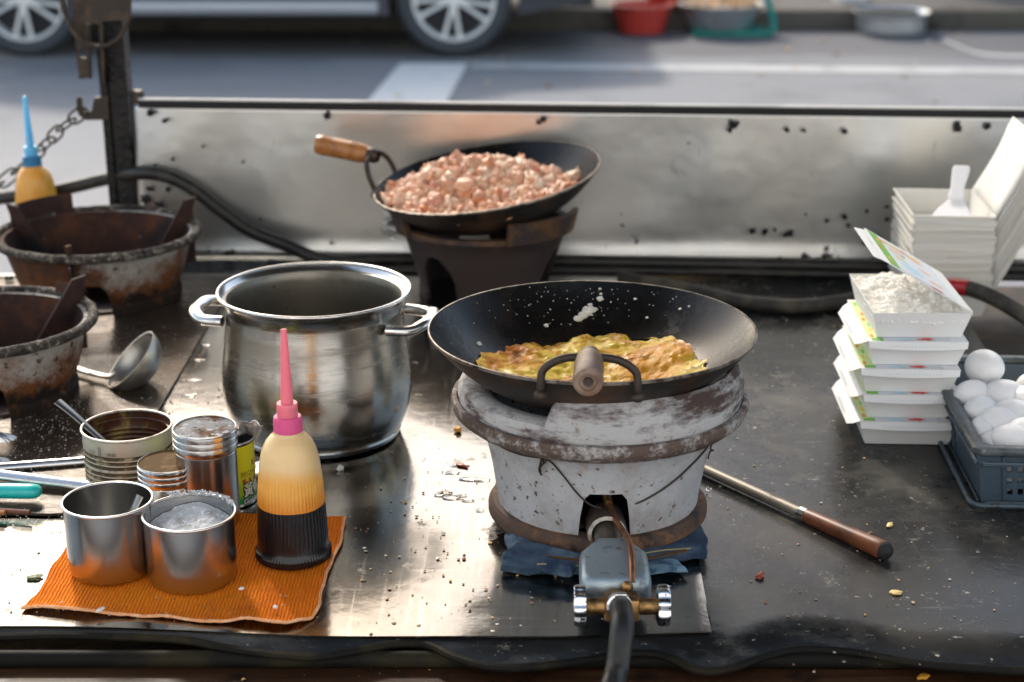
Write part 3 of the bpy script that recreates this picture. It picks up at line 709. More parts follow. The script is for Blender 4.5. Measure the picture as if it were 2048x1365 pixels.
# burnt spots and bolt heads along the panel
def flat_blot(mb, cx, cz, r, y, seed, m=0, n=22, sx=1., sz=1.):
    vs = [Vector((cx, y - .0012, cz))]
    for k in range(n):
        a = 2 * PI * k / n
        rr = r * (1 + .75 * nz((math.cos(a) * 1.7, math.sin(a) * 1.7, seed), 1) + .35 * nz((math.cos(a) * 5, math.sin(a) * 5, seed), 1))
        vs.append(Vector((cx + rr * math.cos(a) * sx, y, cz + rr * math.sin(a) * sz)))
    mb.add(vs, [(0, 1 + k, 1 + (k + 1) % n) for k in range(n)], m)
spots_px = [(655, 232, .0085), (1085, 240, .008), (1078, 246, .006), (1467, 250, .011), (1460, 262, .005), (1915, 256, .010), (1975, 254, .008), (1575, 262, .006), (1608, 262, .005), (1690, 265, .006),
            (1505, 464, .008), (1530, 466, .007), (1550, 461, .005), (1580, 470, .009), (1570, 473, .005), (1655, 443, .006), (1690, 436, .007), (1697, 452, .006), (1612, 430, .003), (1735, 424, .004), (1775, 415, .005), (1775, 440, .006),
            (1560, 520, .006), (1610, 522, .006), (1640, 521, .008), (1690, 524, .006), (1450, 519, .005), (1755, 478, .009), (1730, 487, .006),
            (310, 330, .003), (405, 294, .003), (330, 243, .006), (300, 226, .008), (345, 320, .004), (485, 325, .003), (520, 440, .004), (290, 400, .012), (320, 410, .010), (335, 380, .006), (310, 350, .005), (300, 380, .008)]
mb = MB()
for i, (a, b, r_) in enumerate(spots_px):
    y0 = 2.84
    for _ in range(3): q = WY(a, b, y0); y0 = pan_y(q.x) - .0125
    mb = MB(); flat_blot(mb, q.x, q.z, r_ * .8, y0 + .003, i * 3.7, sx=1.0, sz=.9)
    mb.build('burnt_spot', M_POST, cart, smooth=0)
# post
pl0 = WY(213, 300, 2.885); pr0 = WY(268, 300, 2.885)
xl, xrr = pl0.x, pr0.x
mb = MB()
def postf(u, v):
    a = u * 2 * PI
    return Vector((0, 0, 0))
secs = [(xl, 2.872), (xl + .013, 2.872), (xl + .013, 2.880), (xl + .018, 2.880), (xl + .018, 2.868), (xrr, 2.868), (xrr, 2.915), (xl, 2.915)]
zs = [T - .1 + i * .022 for i in range(74)]
vs = []
for z in zs:
    for (x, y) in secs:
        k = .004 * nz((x * 40, y * 40, z * 14), 1) if x > xl + .02 else .0015 * nz((x * 40, y * 40, z * 20), 1)
        vs.append(Vector((x + k * .6 - .006 * (z - 1.02), y - abs(k), z)))
ns = len(secs)
mb.add(vs, [(i * ns + k, i * ns + (k + 1) % ns, (i + 1) * ns + (k + 1) % ns, (i + 1) * ns + k) for i in range(len(zs) - 1) for k in range(ns)])
mb.build('post', M_POST, cart, smooth=25)
mb = MB(); mb.box((xrr + .012, 2.885, T + .14), (.022, .02, .30), bev=.004); mb.build('post_flange', M_IRON, cart)
# unseen roof inferred from the post, sized for its shade; three plain posts added
mb = MB(); mb.box((.30, 2.20, 2.16), (2.3, 1.75, .03), bev=.004); mb.build('canopy', M_TARP, cart, smooth=0)
for (x, y) in ((1.38, 2.9), (1.38, 1.42), (-.80, 1.42)):
    mb = MB(); mb.box((x, y, 1.42), (.04, .04, 1.46), bev=.003); mb.build('roof_post', M_IRON, cart)
# bracket plate with slots, on the post's left
yb = 2.862
A = lambda a, b, y=yb: WY(a, b, y)
def plate(mb, pts, y, th, hole=None):
    q = [A(a, b, y) for a, b in pts]; n = len(q)
    vs = q + [p + Vector((0, th, 0)) for p in q]
    mb.add(vs, [tuple(range(n)), tuple(reversed(range(n, 2 * n)))] + [(i, n + i, n + (i + 1) % n, (i + 1) % n) for i in range(n)])
mb = MB()
plate(mb, [(142, -120), (175, -120), (172, 45), (176, 95), (160, 100), (160, 115), (176, 118), (181, 156), (158, 159), (148, 60)], 2.862, .005)
plate(mb, [(172, -120), (262, -120), (262, 40), (225, 42), (205, 44), (204, 50), (197, 50), (172, 46)], 2.855, .005)
plate(mb, [(172, 46), (176, 52), (179, 160), (172, 130)], 2.853, .02)
plate(mb, [(198, 50), (206, 50), (209, 168), (203, 160)], 2.853, .02)
mb.build('latch_plate', M_IRON, cart, smooth=0)
mb = MB()
ring = spline([A(122, -90, 2.846), A(120, -20, 2.844), A(135, 40, 2.842), (A(160, 78, 2.84)), A(195, 94, 2.84), A(228, 84, 2.84), A(250, 55, 2.842), A(258, 10, 2.844), A(252, -60, 2.846)], 8)
mb.tube(ring, .0042, 10); mb.build('latch_ring', M_IRON, cart)
mb = MB(); plate(mb, [(153, 197), (158, 194), (163, 197), (164, 215), (170, 224), (178, 226), (184, 220), (186, 206), (189, 196), (216, 193), (218, 240), (172, 241), (158, 232), (153, 218)], 2.868, .007)
mb.build('chain_hook', M_IRON, cart, smooth=0)
# chain
ch = thing('chain', 'rusty link chain hanging from the hook on the post', 'chain', A(160, 228, 2.866))
cp = spline([A(168, 222, 2.868), A(118, 262, 2.905), A(80, 300, 2.940), A(35, 340, 2.955), A(-10, 378, 2.965), A(-60, 420, 2.97), A(-120, 470, 2.975)], 12)
cp = [p - ch.location for p in cp]
L_, w_ = .0175, .0085
mb = MB(); lk = [Vector((L_ * math.cos(a) * 1.0 + (.008 if math.cos(a) > 0 else -.008), w_ * math.sin(a) * 1.25, 0)) for a in [2 * PI * k / 24 for k in range(24)]]
mb.tube(lk, .0022, 8, closed=True); l0 = mb.build('link', M_CHAIN, ch)
dist = 0; acc = [0]
for a, b in zip(cp, cp[1:]): acc.append(acc[-1] + (b - a).length)
step = .037; k = 0; sdist = step / 2
while sdist < acc[-1]:
    i = max(j for j in range(len(acc)) if acc[j] <= sdist); i = min(i, len(cp) - 2)
    p = cp[i].lerp(cp[i + 1], (sdist - acc[i]) / max(1e-6, acc[i + 1] - acc[i])); d = (cp[i + 1] - cp[i]).normalized()
    l = l0 if k == 0 else copy_tree(l0, ch)
    l.location = p; rm = d.to_track_quat('X', 'Z').to_matrix() @ Matrix.Rotation(R(75 if k % 2 == 0 else 8) + rnd.uniform(-.25, .25), 3, 'X')
    l.rotation_euler = rm.to_euler(); k += 1; sdist += step

# ------------------------------------------------------------------ sheets on the worktop
mb = MB()
sf = spline([W(-500, 1258), W(0, 1259), (W(300, 1265)), W(660, 1279), W(1050, 1283), W(1250, 1279), W(1400, 1272), W(1424, 1273)], 5)
def shf(u, v):
    i = u * (len(sf) - 1); k = min(int(i), len(sf) - 2); p = sf[k].lerp(sf[k + 1], i - k)
    y = p.y + (2.74 - p.y) * v ** 1.1
    x = p.x + (.024 * v * max(0, u - .5) * 2) * (1 if u > .5 else 0) - .3 * (1 - u) * v
    z = T + .0035 + .0012 * abs(nz((x * 5, y * 5, 0), 1, 4)) + .0025 * max(0, (.05 - v) / .05) * abs(nz((x * 6, 0, 0), 1, 2))
    cu = max(0, u - .97) / .03
    z += .003 * cu * max(0, (.05 - v) / .05)
    return Vector((x, y, z))
mb.grid(shf, 110, 60, thick=.0016)
o = mb.build('steel_sheet', M_SHEET, smooth=60); tag(o, 'large scratched steel sheet lying on the left part of the worktop', 'steel sheet')
mb = MB()
def trf(u, v):
    x0 = -1.25; y0 = 1.752 + .004 * nz((u * 20, 0, 0), 1)
    xr_ = -.470 + .008 * v; x = x0 + (xr_ - x0) * u; y = y0 + (2.70 - y0) * v
    return Vector((x, y, T + .0085 + .0012 * nz((x * 6, y * 6, 0), 1)))
mb.grid(trf, 60, 60, thick=.003)
o = mb.build('greasy_tray', M_TRAY, smooth=60); tag(o, 'dark greasy metal plate under the two burnt stoves', 'metal plate')
ZT = T + .0095      # top of greasy tray
ZS = T + .0045      # top of steel sheet

# ------------------------------------------------------------------ stoves
def rim_bead(rc, zc, rr, a0=0, a1=2 * PI, n=10):
    return [(rc + rr * math.cos(q), zc + rr * math.sin(q)) for q in [2 * PI * i / n for i in range(n)]]
def fin(mb, ang, r_in, r_out, z_lo, z_hi, r_top, th=.006, m=0, tip=None):
    d = Vector((math.cos(ang), math.sin(ang), 0)); t = Vector((-d.y, d.x, 0)) * th / 2
    pts = [(r_in, z_lo), (r_out, z_lo + .0), (r_out, z_hi - .018), (r_top + .008, z_hi), (r_top - .012, z_hi - .003), (r_in, z_lo + .012)]
    vs = [d * r + Vector((0, 0, z)) + t for r, z in pts] + [d * r + Vector((0, 0, z)) - t for r, z in pts]
    n = len(pts)
    mb.add(vs, [tuple(range(n)), tuple(reversed(range(n, 2 * n)))] + [(i, n + i, n + (i + 1) % n, (i + 1) % n) for i in range(n)], m)
def shield(mb, a0, a1, r0, r1, z0, z1, th=.006, m=0, seg=24):
    mb.lathe([(r0, z0), (r1, z1 - .003), (r1 + th * .5, z1), (r1 + th, z1 - .003), (r0 + th, z0)], seg, m, None, a0, a1, close=True)
def burnt_stove(name, label, loc, rt, h, openings, fins, shields, rb):
    s = thing(name, label, 'gas stove', loc)
    rn = rt - .012
    pr = [(rb + .004, 0), (rb + .004, .012), (rb, .016), (rb + (rn - rb) * .35, h * .38), (rb + (rn - rb) * .75, h * .72), (rn, h - .010), (rt, h - .004), (rt, h), (rn - .004, h - .003), (rb + (rn - rb) * .75 - .006, h * .72), (rb + (rn - rb) * .35 - .006, h * .38), (rb - .006, 0)]
    pr2 = []
    for a, b in zip(pr, pr[1:]):
        pr2 += [(a[0] + (b[0] - a[0]) * t, a[1] + (b[1] - a[1]) * t) for t in (0, .5)]
    pr2.append(pr[-1])
    mb = MB(); mb.lathe(pr2, 96, 0, close=True, mod=lambda r, z, a: (r + .0012 * nz((math.cos(a) * 4, math.sin(a) * 4, z * 30), 1), z))
    nn = len(pr2)
    o = mb.build('stove_body', [M_CAST_B, M_RUSTIN], s)
    for (ang, w, hh) in openings:
        c = MB(); d = Vector((math.cos(ang), math.sin(ang), 0)); t = Vector((-d.y, d.x, 0))
        shp = [(-w / 2, -.02), (w / 2, -.02), (w * .36, hh * .8), (w * .22, hh), (-w * .22, hh), (-w * .36, hh * .8)]
        vs = [d * (rb * .55) + t * x + Vector((0, 0, z)) for x, z in shp] + [d * (rt * 1.3) + t * x + Vector((0, 0, z)) for x, z in shp]
        n = len(shp); c.add(vs, [tuple(range(n)), tuple(reversed(range(n, 2 * n)))] + [(i, n + i, n + (i + 1) % n, (i + 1) % n) for i in range(n)])
        cut(o, c)
    # inner faces get the rusty lining
    me = o.data
    for f in me.polygons:
        c = f.center; rad = Vector((c.x, c.y, 0))
        if rad.length > .02 and f.normal.dot(rad.normalized()) < -.2: f.material_index = 1
    mb = MB(); mb.lathe(rim_bead(rt - .003, h - .002, .0072), 96, 0, close=True, mod=lambda r, z, a: (r + .0022 * nz((math.cos(a) * 9, math.sin(a) * 9, z * 60), 1), z + .0014 * nz((math.cos(a) * 14, math.sin(a) * 14, 3), 1)))
    mb.build('rim', M_RIMB, s)
    for (ang, rin, zt) in fins:
        mb = MB(); fin(mb, ang, rin, rt - .004, h * .35, zt, rt - .006); mb.build('pan_support', M_RUSTIN, s)
    for (a0, a1, z1) in shields:
        mb = MB(); shield(mb, a0, a1, rt - .012, rt - .006, h - .02, z1); mb.build('wind_shield', M_RUSTIN, s)
    mb = MB(); mb.lathe([(0, .045), (.03, .047), (.05, .043), (.056, .03), (.03, .018), (.02, 0)], 40); mb.build('burner', M_DARKSTOVE, s)
    mb = MB(); mb.lathe([(.02, .002), (rb * .985 - .01, .004), (rb * .985 - .01, 0.0), (.02, 0)], 48, close=True); mb.build('base_plate', M_DARKSTOVE, s)
    return s
H1 = .104
burnt_stove('burnt_stove', 'rusty empty gas stove with tall pan supports in front of the post', (-.66, 2.60, ZT), .160, H1,
            [(R(-84), .070, .052), (R(-195), .06, .05)], [(R(-93), .128, H1 + .020), (R(26), .085, H1 + .040), (R(163), .085, H1 + .034)], [(R(118), R(158), H1 + .030)], .122)
H2 = .104
burnt_stove('soot_stained_stove', 'soot stained empty gas stove cut off by the left edge beside the mugs', (-.705, 2.14, ZT), .146, H2,
            [(R(-75), .06, .052)], [(R(38), .062, H2 + .036), (R(150), .07, H2 + .034), (R(-100), .11, H2 + .02)], [(R(38), R(62), H2 + .018)], .112)

# back stove (dark) under the mince wok
bsx, bsy = -.045, 2.645
st = thing('dark_stove', 'dark brown iron stove against the splash panel under the mince wok', 'gas stove', (bsx, bsy, T + .0045))
mb = MB()
prb = [(.107, 0), (.107, .01), (.104, .013), (.117, .058), (.130, .100), (.140, .110), (.140, .118), (.126, .118), (.123, .100), (.110, .058), (.097, 0)]
prb = [p for a, b in zip(prb, prb[1:]) for p in (a, ((a[0] + b[0]) / 2, (a[1] + b[1]) / 2))] + [prb[-1]]
mb.lathe(prb, 96, 0, close=True); o = mb.build('stove_body', M_DARKSTOVE, st)
for ang in (R(-130), R(-18), R(100)):
    c = MB(); d = Vector((math.cos(ang), math.sin(ang), 0)); t = Vector((-d.y, d.x, 0))
    shp = [(-.036, -.02), (.036, -.02), (.034, .03), (.026, .06), (.012, .078), (0, .081), (-.012, .078), (-.026, .06), (-.034, .03)]
    vs = [d * .06 + t * x + Vector((0, 0, z)) for x, z in shp] + [d * .2 + t * x + Vector((0, 0, z)) for x, z in shp]
    n = len(shp); c.add(vs, [tuple(range(n)), tuple(reversed(range(n, 2 * n)))] + [(i, n + i, n + (i + 1) % n, (i + 1) % n) for i in range(n)]); cut(o, c)
for (a0, a1) in ((R(-75), R(-12)), (R(45), R(100)), (R(165), R(215))):
    mb = MB(); shield(mb, a0, a1, .137, .145, .110, .147, .010); mb.build('wind_shield', M_DARKSTOVE, st)
mb = MB(); mb.lathe([(0, .04), (.04, .042), (.05, .03), (.02, .015), (.02, 0)], 32); mb.build('burner', M_UNDER, st)
sw = WY(793, 448, 2.62); mb = MB()
for k in range(60):
    a, b_ = rnd.uniform(0, 2 * PI), rnd.uniform(0, PI); c = Vector((math.cos(a) * math.sin(b_), math.sin(a) * math.sin(b_), math.cos(b_)))
    ax = c.orthogonal().normalized(); ay = c.cross(ax); rr = rnd.uniform(.006, .014); o_ = Vector((rnd.gauss(0, .006), rnd.gauss(0, .006), rnd.gauss(0, .007)))
    mb.tube([o_ + (ax * math.cos(q) + ay * math.sin(q)) * rr * (1 + .1 * math.sin(3 * q)) for q in [2 * PI * i / 14 for i in range(14)]], .0009, 4, closed=True)
o = mb.build('steel_wool', M_ALU); o.location = sw; tag(o, 'scruffy ball of steel wool stuck on the dark stove left side', 'steel wool')

# ------------------------------------------------------------------ woks
def wok_inner(r, R_, D): return -D * (1 - (r / R_) ** 2 * (0.62 + .38 * (r / R_) ** 2))
def wok_mesh(parent, R_, D):
    mb = MB(); N_ = 22; pr = []
    for i in range(N_ + 1): r = R_ * i / N_; pr.append((max(r, 1e-5), wok_inner(r, R_, D)))
    mb.lathe(pr, 96); mb.build('inside', M_WOK_IN, parent)
    mb = MB(); pr = [(max(R_ * i / N_, 1e-5) + (.0018 if i else 0), wok_inner(R_ * i / N_, R_, D) - .0022) for i in range(N_ + 1)]
    mb.lathe(pr, 96); mb.build('outside', M_WOK_OUT, parent)
    mb = MB(); mb.lathe([(R_ - .0004, -.0012), (R_ + .0006, .0008), (R_ + .0022, .0006), (R_ + .0026, -.0024), (R_ + .0010, -.0034)], 128, close=True); mb.build('rim', M_RIM, parent)
def wok_handle(parent, R_, ang, up, length, half, bow_out, rad, m_wood, m_bow, lines=True, rise=.03):
    d = Vector((math.cos(ang), math.sin(ang), 0)); t = Vector((-d.y, d.x, 0)); z = Vector((0, 0, 1))
    a1, a2 = ang + half, ang - half
    e1 = Vector((math.cos(a1), math.sin(a1), 0)) * (R_ + .003) - z * .010; e2 = Vector((math.cos(a2), math.sin(a2), 0)) * (R_ + .003) - z * .010
    dd = (d * math.cos(up) + z * math.sin(up)); top = d * (R_ - .004) + dd * bow_out + z * rise
    w = (e1 - e2).length / 2
    pts = [e1 - z * .008, e1 + d * .003 + z * .006, e1.lerp(top + t * w * .9, .62), top + t * w * .55 - z * .002, top, top - t * w * .55 - z * .002, e2.lerp(top - t * w * .9, .62), e2 + d * .003 + z * .006, e2 - z * .008]
    mb = MB(); mb.tube(spline(pts, 7), .0042, 10)
    for e in (e1, e2): mb.blob(e + d * .004 - z * .004, .0075, 2, .05, 1, sc=(1, 1, .8))
    mb.build('bow', m_bow, parent)
    # turned wooden grip
    ctr = top; mt = Matrix.Translation(ctr) @ dd.to_track_quat('Z', 'Y').to_matrix().to_4x4()
    pr = [(1e-5, -.003), (rad * .62, -.003), (rad * .70, .006), (rad * .9, length * .14), (rad * 1.0, length * .4), (rad * .98, length * .7), (rad * 1.02, length * .93), (rad * .93, length), (rad * .6, length + .001), (rad * .55, length - .002), (1e-5, length - .002)]
    if lines:
        out = []
        for (r, q) in pr: out.append((r, q))
        pr2 = pr[:4]
        for base in (length * .28, length * .74):
            for i in range(3): zz = base + i * .0042; pr2 += [(rad * .995, zz - .0012), (rad * .93, zz), (rad * .995, zz + .0012)]
        pr = sorted(pr2, key=lambda q: q[1]) + pr[6:]
    mb = MB(); mb.lathe(pr, 32, 0, mt); g = mb.build('handle', m_wood, parent)
    mb = MB(); mb.lathe([(1e-5, length + .0005), (rad * .28, length + .0008), (rad * .34, length - .003)], 20, 0, mt)
    mb.build('rivet', m_bow, g)
    mb = MB(); mb.lathe([(rad * .55, -.010), (rad * .72, -.006), (rad * .76, .008), (rad * .70, .010)], 24, 0, mt)
    mb.build('ferrule', m_bow, g)
# front wok
sx, sy = .096, 1.740
KZ = 1.27
WR1, WD1 = .1760, .080
wc = WY(1184, 655, 1.740)
wok = thing('omelette_wok', 'large black wok holding a browned omelette on the white stove', 'wok', wc, (0, 0, 0))
wok_mesh(wok, WR1, WD1)
wok_handle(wok, WR1, R(-93.5), R(3), .085, R(15.5), .004, .0146, M_WOODG, M_WIRE, lines=False, rise=.026)
# omelette
mb = MB(); NR, NA = 70, 260
vs = [Vector((0, 0, 0))]
def ome_r(a): return .121 + .0035 * nz((math.cos(a) * 14, math.sin(a) * 14, 4), 1) + .006 * math.sin(a * 2 + .6) + .010 * nz((math.cos(a) * 2, math.sin(a) * 2, 1), 1) + .006 * nz((math.cos(a) * 6, math.sin(a) * 6, 1), 1)
def ome(r, a, Rm):
    x, y = r * math.cos(a), r * math.sin(a); t = r / Rm
    z = wok_inner(r, WR1, WD1) + .009 * (1 - t ** 5) + .002
    z += .004 * nz((x * 14, y * 22, 0), 1, 5) * (1 - t ** 8 * .4) + .0045 * nz((x * 38, y * 60, 0), 1, 8) + .0022 * nz((x * 110, y * 150, 0), 1, 2) + .001 * nz((x * 260, y * 300, 0), 1, 6)
    fold = math.exp(-((y - .02 - .25 * x) / .018) ** 2) * .0035 + math.exp(-((y - .075 + .15 * x) / .015) ** 2) * .004
    z += fold * max(0, 1 - t ** 10)
    return Vector((x, y, z))
vs[0] = ome(0, 0, .12)
for i in range(1, NR + 1):
    for j in range(NA):
        a = 2 * PI * j / NA; Rm = ome_r(a); vs.append(ome(Rm * i / NR, a, Rm))
for j in range(NA):
    a = 2 * PI * j / NA; Rm = ome_r(a) - .004; vs.append(Vector((Rm * math.cos(a), Rm * math.sin(a), wok_inner(Rm, WR1, WD1) + .001)))
fs = [(0, 1 + j, 1 + (j + 1) % NA) for j in range(NA)]
for i in range(NR):
    for j in range(NA):
        a = 1 + i * NA; b = a + NA; fs.append((a + j, b + j, b + (j + 1) % NA, a + (j + 1) % NA))
mb.add(vs, fs); o = mb.build('omelette', M_OMEL, smooth=70); o.location = wc; tag(o, 'golden brown crinkled omelette frying in the front wok', 'omelette')
mb = MB()
def wok_on(px, py, it=14):
    r = ray(px, py); t = 1.2
    for k in range(4000):
        t += .0005; q = Vector((0, 0, CZ)) + r * t - wc
        rr = math.hypot(q.x, q.y)
        if rr < WR1 and q.z < wok_inner(rr, WR1, WD1) and q.y > -.1: return q
    return Vector((0, 0, -WD1))
for (a, b, r_) in ((1165, 634, .006), (1176, 628, .007), (1186, 622, .005), (1172, 620, .004), (1200, 600, .004), (1202, 590, .002), (1200, 580, .002), (1092, 653, .003), (1155, 640, .005), (1180, 612, .003), (958, 690, .003), (1270, 600, .002), (1378, 615, .0018), (1294, 637, .0018), (1360, 620, .0018)):
    q = wok_on(a, b); mb.blob(q + Vector((0, 0, .001)), r_, 2, .6, 1.8, sc=(1, .6, .8))
for k in range(90):
    a, b = rnd.gauss(1150, 110), rnd.uniform(575, 650); q = wok_on(a, b); mb.blob(q, rnd.uniform(.0005, .0011), 1, .3, 2)
o = mb.build('egg_splatter', M_EGGBIT); o.location = wc; o['kind'] = 'stuff'; o['label'] = 'white egg splatter on the wall of the front wok'
# back wok
WR2, WD2 = .181, .080
wc2 = WY(973, 352, 2.640)
rot2 = (R(3.8), R(-8.5), 0)
wok2 = thing('mince_wok', 'tilted black wok heaped with pink minced meat on the dark stove', 'wok', wc2, rot2)
wok_mesh(wok2, WR2, WD2)
wok_handle(wok2, WR2, R(158), R(13), .100, R(13), .020, .0165, M_WOODH, M_WIRE, rise=.036)
mb = MB()
def meat_z(x, y):
    top = -.016 + .046 * math.exp(-((x + .050) / .085) ** 2 - ((y + .012) / .075) ** 2) + .022 * math.exp(-((x - .05) / .06) ** 2 - ((y + .03) / .07) ** 2)
    if y > .03: top -= ((y - .03) / .07) ** 1.5 * .06
    if x > .06: top -= ((x - .06) / .08) ** 1.5 * .035
    return top + .004 * nz((x * 25, y * 25, 0), 1)
def meat_ok(x, y):
    rr = math.hypot(x, y)
    return rr < WR2 - .013 and meat_z(x, y) > wok_inner(rr, WR2, WD2) - .002
cnt = 0
while cnt < 1700:
    x, y = rnd.uniform(-.18, .18), rnd.uniform(-.18, .14)
    if not meat_ok(x, y): continue
    s_ = rnd.choice((.0035, .004, .005, .006, .007, .0085, .011)) * rnd.uniform(.85, 1.15)
    if math.hypot(x, y) > WR2 - .03: s_ *= .7
    z = max(meat_z(x, y) + rnd.uniform(-.006, .002), wok_inner(math.hypot(x, y), WR2, WD2) + s_ * 1.35)
    mb.blob((x, y, z), s_, 3 if s_ > .008 else 2, .6, 1.9, sc=(rnd.uniform(.75, 1.5), rnd.uniform(.75, 1.3), rnd.uniform(.6, 1.0)), rot=(rnd.uniform(0, 3), rnd.uniform(0, 3), rnd.uniform(0, 3))); cnt += 1
for (x, y, s_) in ((-.085, -.02, .016), (-.03, -.075, .017), (-.07, .02, .012), (.0, -.05, .012), (.07, -.07, .011), (-.055, -.06, .014)):
    mb.blob((x, y, meat_z(x, y)), s_, 3, .35, 1.6, sc=(1.2, 1, .75), rot=(.2, .3, 1))
for k in range(30):
    x, y = rnd.uniform(.08, .15), rnd.uniform(.0, .07); rr = math.hypot(x, y)
    if rr < WR2 - .02: mb.blob((x, y, wok_inner(rr, WR2, WD2) + .002), rnd.uniform(.0015, .005), 1, .4, 2)
def mg(u, v):
    a, r_ = 2 * PI * u, (WR2 - .014) * max(v, .01); x, y = r_ * math.cos(a), r_ * math.sin(a)
    return Vector((x, y, max(wok_inner(r_, WR2, WD2) + .0012, meat_z(x, y) - .005) if meat_z(x, y) > wok_inner(r_, WR2, WD2) else wok_inner(r_, WR2, WD2) - .0006))
mb.grid(mg, 96, 30)
o = mb.build('minced_meat', M_MEAT, smooth=180); o.location = wc2; o.rotation_euler = rot2; tag(o, 'heap of pink fried minced meat in the tilted back wok', 'minced meat')

# ------------------------------------------------------------------ pot
px_, py_ = -.247, 2.015
pot = thing('stock_pot', 'round bellied stainless stock pot with two loop handles, open and empty', 'pot', (px_, py_, ZS))
PR = [(1e-5, 0), (.096, 0), (.103, .003), (.105, .008), (.1035, .010), (.108, .017), (.116, .040), (.1195, .066), (.1185, .092), (.1150, .120), (.1118, .146), (.1102, .163), (.1105, .170), (.1150, .181), (.1195, .1865), (.1205, .189)]
def smooth_prof(pr, n=5):
    q = spline([(a, 0, b) for a, b in pr], n); return [(max(p.x, 1e-5), p.z) for p in q]
mb = MB(); mb.lathe(PR[:5] + smooth_prof(PR[5:], 4), 128); mb.build('pot_body', M_POT, pot)
mb = MB(); mb.lathe(rim_bead(.1195, .1895, .0022), 128, close=True); mb.build('rim', M_BRIGHT, pot)
mb = MB(); mb.lathe([(.1185, .1885), (.1155, .1845), (.1125, .1825)], 128, 0); mb.lathe([(.1125, .1825), (.1095, .1815), (.1075, .178), (.1065, .170), (.107, .146), (.111, .12), (.1155, .092), (.1165, .066), (.113, .04), (.10, .012), (1e-5, .010)], 128, 1)
mb.build('pot_inside', [M_BRIGHT, M_POT_IN], pot)
for sgn in (-1, 1):
    mb = MB(); ca = R(8) if sgn > 0 else R(172)
    d = Vector((math.cos(ca), math.sin(ca), 0)); t = Vector((-d.y, d.x, 0))
    if sgn > 0: d = Vector((math.cos(R(-12)), math.sin(R(-12)), 0)); t = Vector((-d.y, d.x, 0))
    pts = [d * .106 + t * .045, d * .118 + t * .044, d * .135 + t * .039, d * .147 + t * .024, d * .150, d * .147 - t * .024, d * .135 - t * .039, d * .118 - t * .044, d * .106 - t * .045]
    pts = [p + Vector((0, 0, .157 + (.004 if 2 < i < 6 else 0))) for i, p in enumerate(pts)]
    mb.tube(spline(pts, 6), .0088, 16, flat=.75); mb.build('handle', M_BRIGHT, pot)

# ------------------------------------------------------------------ main stove
ZD = ZS + .020           # it stands on folded denim
def kz(pr): return [(a, b * KZ) for a, b in pr]
ms = thing('white_stove', 'rusty white cast iron gas stove on folded denim under the omelette wok', 'gas stove', (sx, sy, ZD))
mb = MB()
def dens(pr, k=2): return [p for a, b in zip(pr, pr[1:]) for p in [(a[0] + (b[0] - a[0]) * i / k, a[1] + (b[1] - a[1]) * i / k) for i in range(k)]] + [pr[-1]]
mpr = dens([(.1115, .006), (.1125, .016), (.1175, .040), (.1235, .064), (.1300, .078), (.1395, .088), (.1395, .092), (.125, .092), (.118, .078), (.112, .06), (.104, .016), (.104, .006)])
mb.lathe(kz(mpr), 128, close=True, mod=lambda r, z, a: (r + .0006 * nz((math.cos(a) * 6, math.sin(a) * 6, z * 40), 1), z))
o = mb.build('stove_body', M_CAST_W, ms)
OA = R(-89)
c = MB(); d = Vector((math.cos(OA), math.sin(OA), 0)); t = Vector((-d.y, d.x, 0))
shp = [(-.031, -.03), (.031, -.03), (.026, .035), (.023, .056), (.017, .064), (-.017, .064), (-.023, .056), (-.026, .035)]
vs = [d * .06 + t * x + Vector((0, 0, z)) for x, z in shp] + [d * .2 + t * x + Vector((0, 0, z)) for x, z in shp]
n = len(shp); c.add(vs, [tuple(range(n)), tuple(reversed(range(n, 2 * n)))] + [(i, n + i, n + (i + 1) % n, (i + 1) % n) for i in range(n)]); cut(o, c)
mb = MB(); mb.lathe(kz([(.104, .010), (.118, .0095), (.1225, .004), (.1225, -.002), (.118, -.004), (.104, -.002)]), 128, 0, close=True, mod=lambda r, z, a: (r + .0008 * nz((math.cos(a) * 5, math.sin(a) * 5, 2), 1), z)); mb.build('foot_ring', M_CAST_FOOT, ms)
# top: outer flange, bead rings
mb = MB(); mb.lathe(kz([(.1385, .084), (.152, .0885), (.1605, .094), (.1635, .100), (.162, .105), (.157, .1055), (.1545, .101), (.145, .097), (.130, .0935)]), 128, 0, close=True, mod=lambda r, z, a: (r, z + .0006 * nz((math.cos(a) * 7, math.sin(a) * 7, 2), 1))); mb.build('outer_flange', M_CAST_FLANGE, ms)
mb = MB(); mb.lathe(kz([(.1545, .101), (.156, .110), (.153, .1165), (.146, .1195), (.132, .1185), (.122, .113), (.118, .100), (.120, .09), (.130, .088)]), 128, 0, close=True); mb.build('top_ring', M_CAST_RIM, ms)
for (a0, a1, zz) in ((R(-114), R(4), .140), (R(38), R(95), .124), (R(140), R(172), .122)):
    mb = MB(); mb.lathe(kz([(.150, .108), (.1575, .110), (.1570, zz - .016), (.1515, zz - .003), (.147, zz), (.1415, zz - .002), (.1405, zz - .010), (.1445, zz - .018)]), 60, 0, None, a0, a1, close=True, mod=lambda r, z, a: (r, .108 * KZ + (z - .108 * KZ) * min(1, (.45 + .55 * math.sin(min(1, max(0, (a - a0) / R(5))) * PI / 2))) * min(1, (.2 + .8 * math.sin(min(1, max(0, (a1 - a) / R(14))) * PI / 2))) + .0007 * nz((a * 9, 0, 3), 1))); mb.build('raised_lip', M_CAST_RIM, ms)
mb = MB(); mb.lathe(kz([(1e-5, .06), (.03, .062), (.05, .058), (.055, .045), (.02, .03), (.02, 0)]), 40); mb.lathe(kz([(1e-5, .012), (.10, .012)]), 40); mb.build('burner', M_UNDER, ms)
